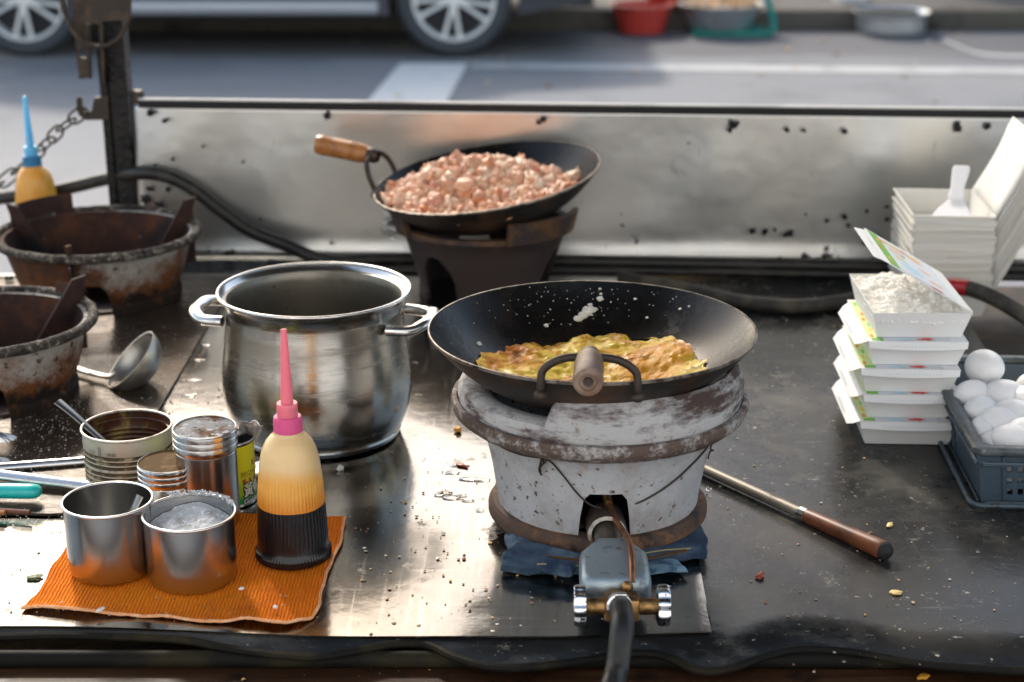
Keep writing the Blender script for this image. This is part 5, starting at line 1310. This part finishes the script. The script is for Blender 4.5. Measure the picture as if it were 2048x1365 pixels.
# ------------------------------------------------------------------ turner at the right
r0, r1, r2 = W(1290, 885, T + .007), W(1608, 1030, T + .0085), W(1776, 1105, T + .011)
dirh = (r1 - r0).normalized()
tu = thing('wooden_handled_turner', 'long steel rod turner with worn wooden handle lying right of the white stove', 'turner', (0, 0, 0))
mb = MB(); mb.tube([r0 - dirh * .08, r0, r0.lerp(r1, .5), r1], [.0055, .0058, .0062, .0066], 16); mb.build('rod', M_ROD, tu)
mb = MB(); mb.tube([r1 - dirh * .006, r1 + dirh * .004], .0082, 20); mb.build('ferrule', M_BRIGHT, tu)
dh = (r2 - r1); Lh = dh.length
mt = Matrix.Translation(r1) @ dh.to_track_quat('Z', 'Y').to_matrix().to_4x4()
mb = MB(); mb.lathe([(1e-5, .003), (.0076, .003), (.0084, .01), (.0092, Lh * .5), (.0106, Lh * .86), (.0108, Lh * .93), (.0098, Lh * .975), (.007, Lh), (1e-5, Lh + .002)], 32, 0, mt); mb.build('handle', M_WOODD, tu)
mb = MB(); mb.lathe([(.0104, Lh * .955), (.0101, Lh * .978), (.0074, Lh + .001), (1e-5, Lh + .003)], 32, 0, mt); mb.build('burnt_tip', M_UNDER, tu)
p = r0 - dirh * .08; mb = MB(); mb.box(p - dirh * .05 - Vector((0, 0, .004)), (.085, .10, .0015), rot=(0, 0, math.atan2(dirh.y, dirh.x))); mb.build('spade', M_ALU, tu, smooth=0)

# ------------------------------------------------------------------ lunch boxes
BW, BD, BH, TB = .121, .172, .033, .0008         # rim width, depth, height
tapx, tapy = .86, .86
def tray_mesh(mb, w, d, h, m=0, m_in=1):
    o_ = [(-w / 2, -d / 2), (w / 2, -d / 2), (w / 2, d / 2), (-w / 2, d / 2)]
    top = [Vector((x, y, h)) for x, y in o_]; bot = [Vector((x * tapx, y * tapy, 0)) for x, y in o_]
    k = .0011
    it = [Vector((x * (1 - 2 * k / w), y * (1 - 2 * k / d), h)) for x, y in o_]; ib = [Vector((x * tapx * (1 - 2 * k / w), y * tapy * (1 - 2 * k / d), .0012)) for x, y in o_]
    mb.add(bot + top, [(0, 3, 2, 1)] + [(i, (i + 1) % 4, 4 + (i + 1) % 4, 4 + i) for i in range(4)], m)
    mb.add(ib + it, [(0, 1, 2, 3)] + [(i, 4 + i, 4 + (i + 1) % 4, (i + 1) % 4) for i in range(4)], m_in)
    mb.add(top + it, [(i, (i + 1) % 4, 4 + (i + 1) % 4, 4 + i) for i in range(4)], m)
def blotch(mb, cx, cy, rx, ry, seed, m, z, n=18, amp=.5):
    vs = [Vector((cx, cy, z))]
    for k in range(n):
        a = 2 * PI * k / n; q = 1 + amp * nz((math.cos(a) * 2, math.sin(a) * 2, seed), 1) + amp * .5 * nz((math.cos(a) * 6, math.sin(a) * 6, seed), 1)
        vs.append(Vector((cx + rx * q * math.cos(a), cy + ry * q * math.sin(a), z)))
    mb.add(vs, [(0, 1 + k, 1 + (k + 1) % n) for k in range(n)], m)
blotch0 = blotch
def rect(mb, x0, x1, y0, y1, z, m): mb.add([Vector((x0, y0, z)), Vector((x1, y0, z)), Vector((x1, y1, z)), Vector((x0, y1, z))], [(0, 1, 2, 3)], m)
PINKS = [I_GREEN, I_LIME, I_RED, I_BLUE, I_ORANGE, I_YEL, I_PEACH, I_GREY, I_BROWN, I_PGREEN, M_TABINK]
def lid_print(mb, z, closed=False):
    global blotch
    KY = BD / .105; b0_ = blotch0
    blotch = lambda mb, cx, cy, rx, ry, *a, **k: b0_(mb, cx, cy * KY, rx, ry * KY, *a, **k)
    """printed picture on the lid; x runs from the hinge (0) to the free edge (-BW)"""
    rect(mb, -BW + .001, -BW + .016, -BD / 2 + (.012 if closed else .004), BD / 2 - .006, z, 1 if closed else 0)
    if closed: rect(mb, -BW + .004, -BW + .018, -BD / 2 + .002, -BD / 2 + .011, z, 0)
    rect(mb, -BW + .016, -.02, -BD / 2 + .004, BD / 2 - .008, z - .0001, 7)
    for i in range(7): blotch(mb, -BW + .006 + .002 * (i % 3), -.04 + .0135 * i, .0022, .0045, i, (4, 5, 0, 4)[i % 4], z + .0001)
    for i in range(6): blotch(mb, -BW + .018 + .011 * i, .034 + .0012 * (i % 2), .007, .0042, 20 + i, 5 if i % 3 else 4, z + .0001)
    blotch(mb, -BW + .032, .017, .010, .006, 31, 6, z + .0001); blotch(mb, -BW + .044, .015, .0035, .0030, 33, 8, z + .0002); blotch(mb, -BW + .034, -.001, .008, .0035, 35, 5, z + .0001); blotch(mb, -BW + .040, -.002, .004, .003, 36, 9, z + .0002)
    blotch(mb, -BW + .045, -.022, .016, .012, 37, 3, z + .0001); blotch(mb, -BW + .072, .0, .010, .005, 39, 6, z + .0001); blotch(mb, -BW + .078, -.026, .011, .006, 41, 6, z + .0001); blotch(mb, -BW + .07, .027, .012, .004, 45, 6, z + .0001)
    blotch0(mb, -BW * .42, -BD / 2 + .0075, .010, .0045, 43, 2, z + .0002, amp=.9); blotch0(mb, -BW * .62, -BD / 2 + .007, .011, .0040, 44, 3, z + .0002)
def lid_mesh(parent, closed):
    """hinged at x=0 along the right rim; x towards the left"""
    mb = MB(); th = .0009
    w, d = BW + .001, BD + .002
    mb.box((-w / 2, 0, th / 2), (w, d, th))
    # tab along the free edge
    ang = R(-128) if closed else R(-8)
    L_t = .030; dx, dz = -math.cos(ang) if not closed else -.0165, L_t * math.sin(ang)
    y0, y1 = -d / 2 + .004, d / 2 - .010
    if closed: e = [Vector((-w, y0, .0005)), Vector((-w, y1, .0005)), Vector((-w - .007, y1 - .002, -.004)), Vector((-w - .0135, y1 - .007, -.0115)), Vector((-w - .0125, y0 + .022, -.011)), Vector((-w - .0075, y0 + .006, -.0045))]
    else: e = [Vector((-w, y0, .0005)), Vector((-w, y1, .0005)), Vector((-w - .010, y1 - .006, -.0012)), Vector((-w - .017, y1 - .008, -.003)), Vector((-w - .017, y0 + .012, -.003)), Vector((-w - .010, y0 + .008, -.0012))]
    e2 = [p + Vector((-.0005 if closed else 0, 0, -.0006)) for p in e]
    mb.add(e + e2, [(0, 1, 2, 5), (5, 2, 3, 4), (6, 11, 8, 7), (11, 10, 9, 8), (2, 1, 7, 8), (3, 2, 8, 9), (4, 3, 9, 10), (5, 4, 10, 11), (0, 5, 11, 6)])
    if closed:  # front and back skirts folded down
        for sgn in (-1, 1):
            y = sgn * (d / 2)
            N_ = 16; vs = []
            for i in range(N_ + 1):
                x = -w * i / N_; bow = .0025 * math.sin(PI * i / N_)
                vs += [Vector((x, y, .0004)), Vector((x * .985 - .001, y + sgn * .0016, -.0075 - bow)), Vector((x * .985 - .001, y + sgn * .0009, -.0075 - bow)), Vector((x, y - sgn * .0008, .0))]
            mb.add(vs, [(4 * i + k, 4 * i + 4 + k, 4 * i + 4 + (k + 1) % 4, 4 * i + (k + 1) % 4) for i in range(N_) for k in range(4)])
    o = mb.build('lid', M_CARD, parent, smooth=0)
    mb = MB(); lid_print(mb, th + .0004, closed)
    if closed:
        y = -d / 2 - .0020
        for (cx, rx, mm, sd) in ():
            vs = [Vector((cx, y - .0002, -.0005))]; n = 14
            for k in range(n):
                a = 2 * PI * k / n; q = 1 + .8 * nz((math.cos(a) * 2, math.sin(a) * 2, sd), 1); vs.append(Vector((cx + rx * q * math.cos(a), y - .0002 - .00004 * sd, min(.0008, -.0012 + .0032 * q * math.sin(a)))))
            mb.add(vs, [(0, 1 + k, 1 + (k + 1) % n) for k in range(n)], mm)
        for i in range(16): x = -.025 - i * .0045; mb.add([Vector((x, y - .0004, -.0052)), Vector((x + .0018, y - .0004, -.0052)), Vector((x + .0018, y - .0004, -.0046)), Vector((x, y - .0004, -.0046))], [(0, 1, 2, 3)], 10)
        # green edge band and tiny print on the tab
        n_ = (e[2] - e[1]).cross(e[0] - e[1]).normalized(); n_ = n_ if n_.x < 0 else -n_
        n2 = (e[3] - e[2]).cross(e[5] - e[2]).normalized(); n2 = n2 if n2.x < 0 else -n2
        for k in range(9):
            c_ = e[2].lerp(e[5], .30 + .045 * k).lerp(e[3].lerp(e[4], .30 + .045 * k), .45) + n2 * .0006
            u_ = (e[5] - e[2]).normalized(); w_ = (e[3] - e[2]).normalized()
            mb.add([c_, c_ + u_ * .0022, c_ + u_ * .0022 + w_ * .0032, c_ + w_ * .0032], [(0, 1, 2, 3)], 10)
    else:
        for k in range(9):
            y = -.012 + .004 * k; mb.add([Vector((-BW - .011, y, .0005)), Vector((-BW - .0085, y, .0005)), Vector((-BW - .0085, y + .002, .0005)), Vector((-BW - .011, y + .002, .0005))], [(0, 1, 2, 3)], 10)
    mb.build('lid_print', PINKS, o, smooth=0)
    return o
bx0, bx1 = W(1732, 890), W(1905, 893)
bcx = (bx0.x + bx1.x) / 2; bcy = bx0.y + BD * tapy / 2
GL = 'lunch boxes stacked beside the egg crate'
def closed_box(label, loc, rz):
    b = thing('lunch_box', label, 'lunch box', loc, (0, 0, rz), GL)
    mb = MB(); tray_mesh(mb, BW, BD, BH); mb.build('box_tray', [M_CARD, M_CARD_W], b, smooth=0)
    l = lid_mesh(b, True); l.location = (BW / 2, 0, BH + .0003)
    return b
b0 = closed_box('closed white lunch box at the bottom of the stack beside the egg crate', (bcx, bcy, T + .001), R(-2.5))
lab = ['closed white lunch box second from the bottom of the stack', 'closed white lunch box in the middle of the stack beside the egg crate', 'closed white lunch box directly under the open rice box']
for i, (dx, dy, rz) in enumerate(((.001, .002, R(-2)), (-.003, .000, R(-3)), (.003, .002, R(-2)))):
    c = copy_tree(b0); c.location = (bcx + dx, bcy + dy, T + .001 + (i + 1) * (BH + .0022)); c.rotation_euler = (0, 0, rz); c['label'] = lab[i]
zb4 = T + .001 + 4 * (BH + .0022)
ob = thing('lunch_box', 'open white lunch box of rice on top of the stack with raised printed lid', 'lunch box', (bcx + .004, bcy + .004, zb4), (0, 0, R(-1)), GL)
mb = MB(); tray_mesh(mb, BW, BD, BH + .002); mb.build('box_tray', [M_CARD, M_CARD_W], ob, smooth=0)
l = lid_mesh(ob, False); l.location = (BW / 2, 0, BH + .003); l.rotation_euler = (0, R(30), 0)
# rice
mb = MB()
def rice_z(x, y):
    y = y * .105 / BD
    return .0275 + .007 * math.exp(-((x + .005) ** 2 + (y - .02) ** 2) / .0012) + .005 * nz((x * 40, y * 40, 0), 1, 3) + .004 * nz((x * 110, y * 190, 0), 1, 5) + .004 * (y / .05)
hw, hd = BW * .47, BD * .47
SY = .105 / BD
mb.grid(lambda u, v: Vector((-hw + 2 * hw * u, -hd + 2 * hd * v, rice_z(-hw + 2 * hw * u, -hd + 2 * hd * v) - .0005)), 40, 40, bottom=lambda q: Vector((q.x * .88, q.y * .88, .003)))
b = bmesh.new(); bmesh.ops.create_icosphere(b, subdivisions=1, radius=1); b.verts.index_update(); gv = [q.co.copy() for q in b.verts]; gf = [tuple(q.index for q in f.verts) for f in b.faces]; b.free()
for k in range(5200):
    x, y = rnd.uniform(-hw, hw), rnd.uniform(-hd, hd)
    mtx = Matrix.Translation((x, y, rice_z(x, y) + rnd.uniform(-.0013, -.0003))) @ Euler((rnd.uniform(-.45, .45), rnd.uniform(-.45, .45), rnd.uniform(0, 6.3))).to_matrix().to_4x4()
    mb.add([mtx @ Vector((q.x * .0036, q.y * .0016, q.z * .0013)) for q in gv], gf)
o = mb.build('cooked_rice', M_RICE, smooth=180); o.location = ob.location; o.rotation_euler = ob.rotation_euler; tag(o, 'white cooked rice heaped in the open lunch box', 'rice')

# nested open boxes behind
nbx, nby, rzn = .682, 2.588, R(-2)
GN = 'empty lunch boxes nested in the tall pile'
def open_box(label, loc):
    b = thing('nested_lunch_box', label, 'lunch box', loc, (0, 0, rzn), GN)
    mb = MB(); tray_mesh(mb, .126, .172, .036, 0, 1)
    for sgn in (-1, 1): mb.box((0, sgn * .0866, .0352), (.1268, .0016, .0016), 0)
    mb.box((-.0636, 0, .0352), (.0016, .1725, .0016), 0); mb.build('box_tray', [M_CARD_N, M_CARD_W], b, smooth=0)
    mb = MB()
    def lf(u, v):
        y = -.086 + .172 * v; tpr = 1 - .0 * u
        return Vector((.004 * math.sin(u * PI), y * tpr, .132 * u))
    mb.grid(lf, 8, 6)
    o = mb.build('lid', M_CARD_N, b, smooth=60); o.location = (.063, 0, .036); o.rotation_euler = (0, R(24), 0)
    sm = o.modifiers.new('s', 'SOLIDIFY'); sm.thickness = .0009
    return b
NB = 25; dzn = .0053
n0 = open_box('empty white lunch box nested inside the tall pile behind the rice stack', (nbx, nby, T + .001))
for i in range(1, NB):
    c = copy_tree(n0); c.location = (nbx + rnd.uniform(-.0022, .0022), nby + rnd.uniform(-.0022, .0022), T + .001 + i * dzn + rnd.uniform(-.0016, .0016)); c.rotation_euler = (R(rnd.uniform(-.5, .5)), R(rnd.uniform(-.6, .6)), rzn + R(rnd.uniform(-1.4, 1.4)))
    c.children[1 if 'lid' in c.children[1].name else 0].rotation_euler = (0, R(24 + rnd.uniform(-1.2, 1.2) - (i - NB / 2) * .05), 0)
    if i == NB - 1: c['label'] = 'topmost empty white lunch box of the tall pile, holding the rice paddle'
n0['label'] = 'lowest empty white lunch box carrying the tall nested pile'
ztop = T + .001 + (NB - 1) * dzn
rp = thing('rice_paddle', 'white plastic rice paddle in the topmost empty lunch box', 'rice paddle', (nbx + .004, nby - .040, ztop + .034), (R(26), R(-4), R(-24)))
mb = MB(); bl = [(-.034, -.040), (.034, -.040), (.035, -.034), (.022, .004), (.0115, .022), (-.0115, .022), (-.022, .004), (-.035, -.034)]
mb.prism(bl, .0025); o = mb.build('blade', M_WHITEP, rp, smooth=0); bv = o.modifiers.new('b', 'BEVEL'); bv.width = .001; bv.segments = 2
mb = MB(); mb.prism([(-.0115, .021), (.0115, .021), (.0105, .045), (.0135, .082), (.0115, .089), (-.0115, .089), (-.0135, .082), (-.0105, .045)], .006, 0, Matrix.Rotation(R(10), 4, 'X')); o = mb.build('handle', M_WHITEP, rp, smooth=0); bv = o.modifiers.new('b', 'BEVEL'); bv.width = .002; bv.segments = 3

# ------------------------------------------------------------------ egg crate
ccx, ccy = W(1962, 1008).x, W(1962, 1008).y
CW, CD, CH = .40, .30, .073
crate = thing('egg_crate', 'grey blue plastic crate full of white eggs at the right edge', 'crate', (ccx, ccy, T + .001), (0, 0, R(-3)))
def wall_prof(t): return t
fl = .012   # flare outward at the top
def wall(name, p0, p1, slots):
    """ wall from base corner p0 to p1, local outward normal to the right of travel """
    p0, p1 = Vector(p0), Vector(p1); d = (p1 - p0); L_ = d.length; d.normalize(); nrm = Vector((d.y, -d.x, 0))
    mb = MB(); th = .003
    zr = [0, .012, .020, .028, .034, .042, .050, CH]
    # slot columns: holes as missing cells of a grid
    xs = [0.]
    for (a, w) in slots: xs += [a, a + w]
    xs.append(L_); xs = sorted(xs)
    def P(x, z, side): 
        f = fl * z / CH
        e0 = -f; 
        k = (x / L_) * 2 - 1
        return p0 + d * (x + k * f) + nrm * (f + side * th) + Vector((0, 0, z))
    hole = set()
    for i in range(len(xs) - 1):
        if any(abs(xs[i] - a) < 1e-6 for a, w in slots):
            for j in (1, 3, 5): hole.add((i, j))
    nx = len(xs); nzr = len(zr); V = {}; vs = []
    for s_ in (0, 1):
        for i in range(nx):
            for j in range(nzr): V[(s_, i, j)] = len(vs); vs.append(P(xs[i], zr[j], -s_))
    fs = []
    for i in range(nx - 1):
        for j in range(nzr - 1):
            if (i, j) in hole:
                a, b, c, e = [(i, j), (i + 1, j), (i + 1, j + 1), (i, j + 1)]
                for (m1, m2) in ((a, b), (b, c), (c, e), (e, a)): fs.append((V[(0,) + m1], V[(0,) + m2], V[(1,) + m2], V[(1,) + m1]))
                continue
            fs.append((V[(0, i, j)], V[(0, i + 1, j)], V[(0, i + 1, j + 1)], V[(0, i, j + 1)])); fs.append((V[(1, i, j)], V[(1, i, j + 1)], V[(1, i + 1, j + 1)], V[(1, i + 1, j)]))
    mb.add(vs, fs)
    for x in [q for a, w in slots[::3] for q in (a - .004,)]:
        c0, c1 = P(x, .002, 1), P(x, CH - .01, 1); mb.tube([c0 - nrm * .002, c1 - nrm * .002], .0018, 6)
    for z in (.052, .002):
        mb.tube([P(.004, z, .9), P(L_ - .004, z, .9)], .0016, 6)
    mb.build(name, M_CRATE, crate, smooth=20)
wall('crate_wall', (0, 0, 0), (CW, 0, 0), [(.030 + .012 * k, .0062) for k in range(22)])
wall('crate_wall', (CW, 0, 0), (CW, CD, 0), [(.03 + .012 * k, .0062) for k in range(12)])
wall('crate_wall', (CW, CD, 0), (0, CD, 0), [(.03 + .012 * k, .0062) for k in range(22)])
wall('crate_wall', (0, CD, 0), (0, 0, 0), [(.05 + .012 * k, .0062) for k in range(10)])
mb = MB(); mb.box((CW / 2, CD / 2, .0025), (CW - .002, CD - .002, .003)); mb.build('crate_floor', M_CRATE, crate, smooth=0)
mb = MB(); rr_ = .014
def rpath(off, z):
    x0, x1, y0, y1 = -fl - off, CW + fl + off, -fl - off, CD + fl + off; pts = []
    for (cx, cy, a0) in ((x1 - rr_, y0 + rr_, -90), (x1 - rr_, y1 - rr_, 0), (x0 + rr_, y1 - rr_, 90), (x0 + rr_, y0 + rr_, 180)):
        for k in range(7): a = R(a0 + 15 * k); pts.append(Vector((cx + rr_ * math.cos(a), cy + rr_ * math.sin(a), z)))
    return pts
loops = [rpath(.004, CH - .008), rpath(.0055, CH - .006), rpath(.0055, CH), rpath(.004, CH + .0015), rpath(-.0075, CH + .0015), rpath(-.009, CH), rpath(-.009, CH - .004), rpath(-.004, CH - .008)]
n = len(loops[0]); vs = [p for l_ in loops for p in l_]
mb.add(vs, [(i * n + k, i * n + (k + 1) % n, ((i + 1) % 8) * n + (k + 1) % n, ((i + 1) % 8) * n + k) for i in range(8) for k in range(n)]); mb.build('crate_rim', M_CRATE_RIM, crate, smooth=50)
mb = MB(); mb.tube(rpath(.002, .003), .003, 8, closed=True); mb.tube(rpath(-.001, .054), .0022, 8, closed=True); mb.build('crate_band', M_CRATE, crate)
# eggs
def egg_mesh():
    mb = MB(); pr = []
    for i in range(25):
        t = PI * i / 24; z = -math.cos(t); r = math.sin(t) * (1 - .13 * z); pr.append((max(r * .0222, 1e-5), z * .0285))
    mb.lathe(pr, 40); return mb
e0_ = egg_mesh().build('egg', M_EGG)
GE = 'white eggs in the grey blue crate'
eggs = [(1971, 735, .098, (78, 0, 20), 'white egg perched highest against the back of the crate'), (1946, 795, .071, (70, 0, -60), 'white egg tucked against the left rim under the perched egg'), (1962, 828, .066, (60, 20, -40), None), (2012, 795, .074, (88, 0, 80), 'white egg lying just right of and below the perched egg'),
        (2058, 808, .072, (80, 0, 30), None), (2030, 836, .067, (90, 10, 70), None), (2003, 852, .070, (85, 0, 50), None), (2052, 872, .068, (75, 0, 80), None), (1973, 866, .060, (80, 0, -30), None), (2028, 886, .064, (88, 0, 75), None), (1992, 900, .052, (85, 0, 30), None), (2080, 850, .066, (85, 0, 10), None), (2090, 900, .06, (85, 0, 50), None), (2075, 780, .06, (85, 0, 50), None), (2100, 790, .06, (85, 0, 50), None)]
for i, (a, b_, h_, ro, lab_) in enumerate(eggs):
    c = e0_ if i == 0 else copy_tree(e0_)
    p = W(a, b_, T + h_); c.location = p; c.rotation_euler = tuple(R(q) for q in ro)
    tag(c, lab_ or 'white egg in the heap filling the grey blue crate', 'egg', GE)
for i in range(9):      # lower layer carrying the heap
    for j in range(5):
        c = copy_tree(e0_); q = crate.matrix_basis @ Vector((.030 + i * .041, .028 + j * .05, .026)); c.location = q; c.rotation_euler = (R(88), 0, R(90 + rnd.uniform(-20, 20))); tag(c, 'white egg in the heap filling the grey blue crate', 'egg', GE)

# ------------------------------------------------------------------ crumbs, drops
mb = MB()
def scatter(n, box_, zf, smin, smax, flat=.5, m=0):
    for k in range(n):
        a, b_ = rnd.uniform(box_[0], box_[2]), rnd.uniform(box_[1], box_[3]); p = W(a, b_, zf); s_ = smin + (smax - smin) * rnd.random() ** 3
        mb.blob(p + Vector((0, 0, s_ * flat * .5)), s_, 1, .45, 2, m, sc=(rnd.uniform(.7, 1.6), 1, flat), rot=(0, 0, rnd.uniform(0, 6)))
scatter(150, (700, 880, 1000, 1270), ZS, .0006, .0026); scatter(40, (1000, 1150, 1420, 1265), ZS, .0006, .0022); scatter(60, (60, 1190, 660, 1250), ZS + .006, .0006, .0014)
scatter(60, (330, 650, 450, 830), ZS, .0006, .0022); scatter(40, (0, 1060, 140, 1240), ZS, .0006, .002)
scatter(160, (1440, 900, 2040, 1330), T + .0005, .0005, .0019); scatter(60, (1400, 640, 1700, 900), T + .0005, .0005, .0017); scatter(40, (300, 1290, 2040, 1360), T - .02, .0005, .0018)
o = mb.build('food_crumbs', M_CRUMB); o['kind'] = 'stuff'; o['label'] = 'scattered crumbs and grains over the worktop'
mb = MB(); scatter(380, (0, 800, 170, 950), ZT, .0004, .0011, .6); scatter(160, (150, 640, 400, 830), ZT, .0004, .001, .6); scatter(90, (0, 1020, 160, 1075), ZT - .004, .0005, .0011, .6); scatter(120, (170, 640, 420, 900), ZT, .0004, .001)
o = mb.build('salt_specks', M_CRUMBW); o['kind'] = 'stuff'; o['label'] = 'spilt white specks on the greasy plate'
mb = MB()
for (a, b_, w_, h_) in ((925, 990, .004, .0012), (890, 985, .007, .001), (905, 995, .009, .0009), (935, 1000, .006, .0009), (960, 1020, .004, .001), (940, 958, .010, .0008), (905, 945, .008, .0008), (880, 990, .005, .0012), (920, 930, .010, .0008), (965, 960, .008, .0008), (400, 720, .007, .0008), (390, 760, .009, .0008), (415, 690, .006, .0008), (1418, 978, .003, .0025), (380, 790, .008, .0008)):
    mb.blob(W(a, b_, ZS + .0003), w_, 2, .4, 1.5, sc=(1.3, .6, h_ / w_))
o = mb.build('water_drops', M_WATER); o['kind'] = 'stuff'; o['label'] = 'small water drops on the steel sheet'
def scrap(name, label, cat, a, b_, z, r, m, sc=(1, 1, .5), amp=.5):
    mb = MB(); mb.blob((0, 0, r * sc[2] * .8), r, 3, amp, 1.5, sc=sc, rot=(0, 0, rnd.uniform(0, 3))); o = mb.build(name, m); o.location = W(a, b_, z); tag(o, label, cat); return o
scrap('egg_crumb', 'orange egg crumb between the pot and the white stove', 'crumb', 916, 863, ZS, .0048, M_ORBIT, (1.1, 1, .8))
scrap('dried_leaf', 'curled green leaf scrap left of the orange cloth', 'leaf', 69, 1158, ZS, .0075, M_LEAF, (1.2, .8, .25), .7)
scrap('egg_flake', 'yellow egg flake near the end of the turner handle', 'crumb', 1779, 1052, T, .0045, M_YELBIT, (1.3, .8, .4))
scrap('egg_flake', 'yellow egg flake on the black worktop below the turner handle', 'crumb', 1791, 1188, T, .0050, M_YELBIT, (1.3, .9, .35))
scrap('egg_flake', 'bright yellow flake on the front board at the right', 'crumb', 1846, 1356, T - .02, .0055, M_ORBIT, (1.3, .8, .35))
scrap('chilli_scrap', 'dark red chilli scrap on the black worktop under the turner', 'scrap', 1520, 1155, T, .0055, M_REDBIT, (1.3, .8, .5))
scrap('chilli_scrap', 'reddish scrap in the wet patch left of the white stove', 'scrap', 925, 933, ZS, .0055, M_REDBIT, (1.7, .5, .3))
scrap('rice_grain', 'pale rice grain on the orange cloth below the salt mug', 'rice grain', 483, 1180, ZS + .006, .0026, M_CRUMBW, (1.2, .9, .7), .2)
scrap('rice_grain', 'pale rice grain on the orange cloth near its right corner', 'rice grain', 551, 1217, ZS + .006, .0026, M_CRUMBW, (1.2, .9, .7), .2)
scrap('rice_grain', 'long pale grain on the left part of the orange cloth', 'rice grain', 201, 1222, ZS + .006, .0028, M_CRUMBW, (.7, 2.2, .6), .2)
scrap('egg_crumb', 'pale crumb at the foot of the stock pot behind the sauce bottle', 'crumb', 681, 940, ZS, .0038, M_EGGBIT, (1.2, 1, .8))
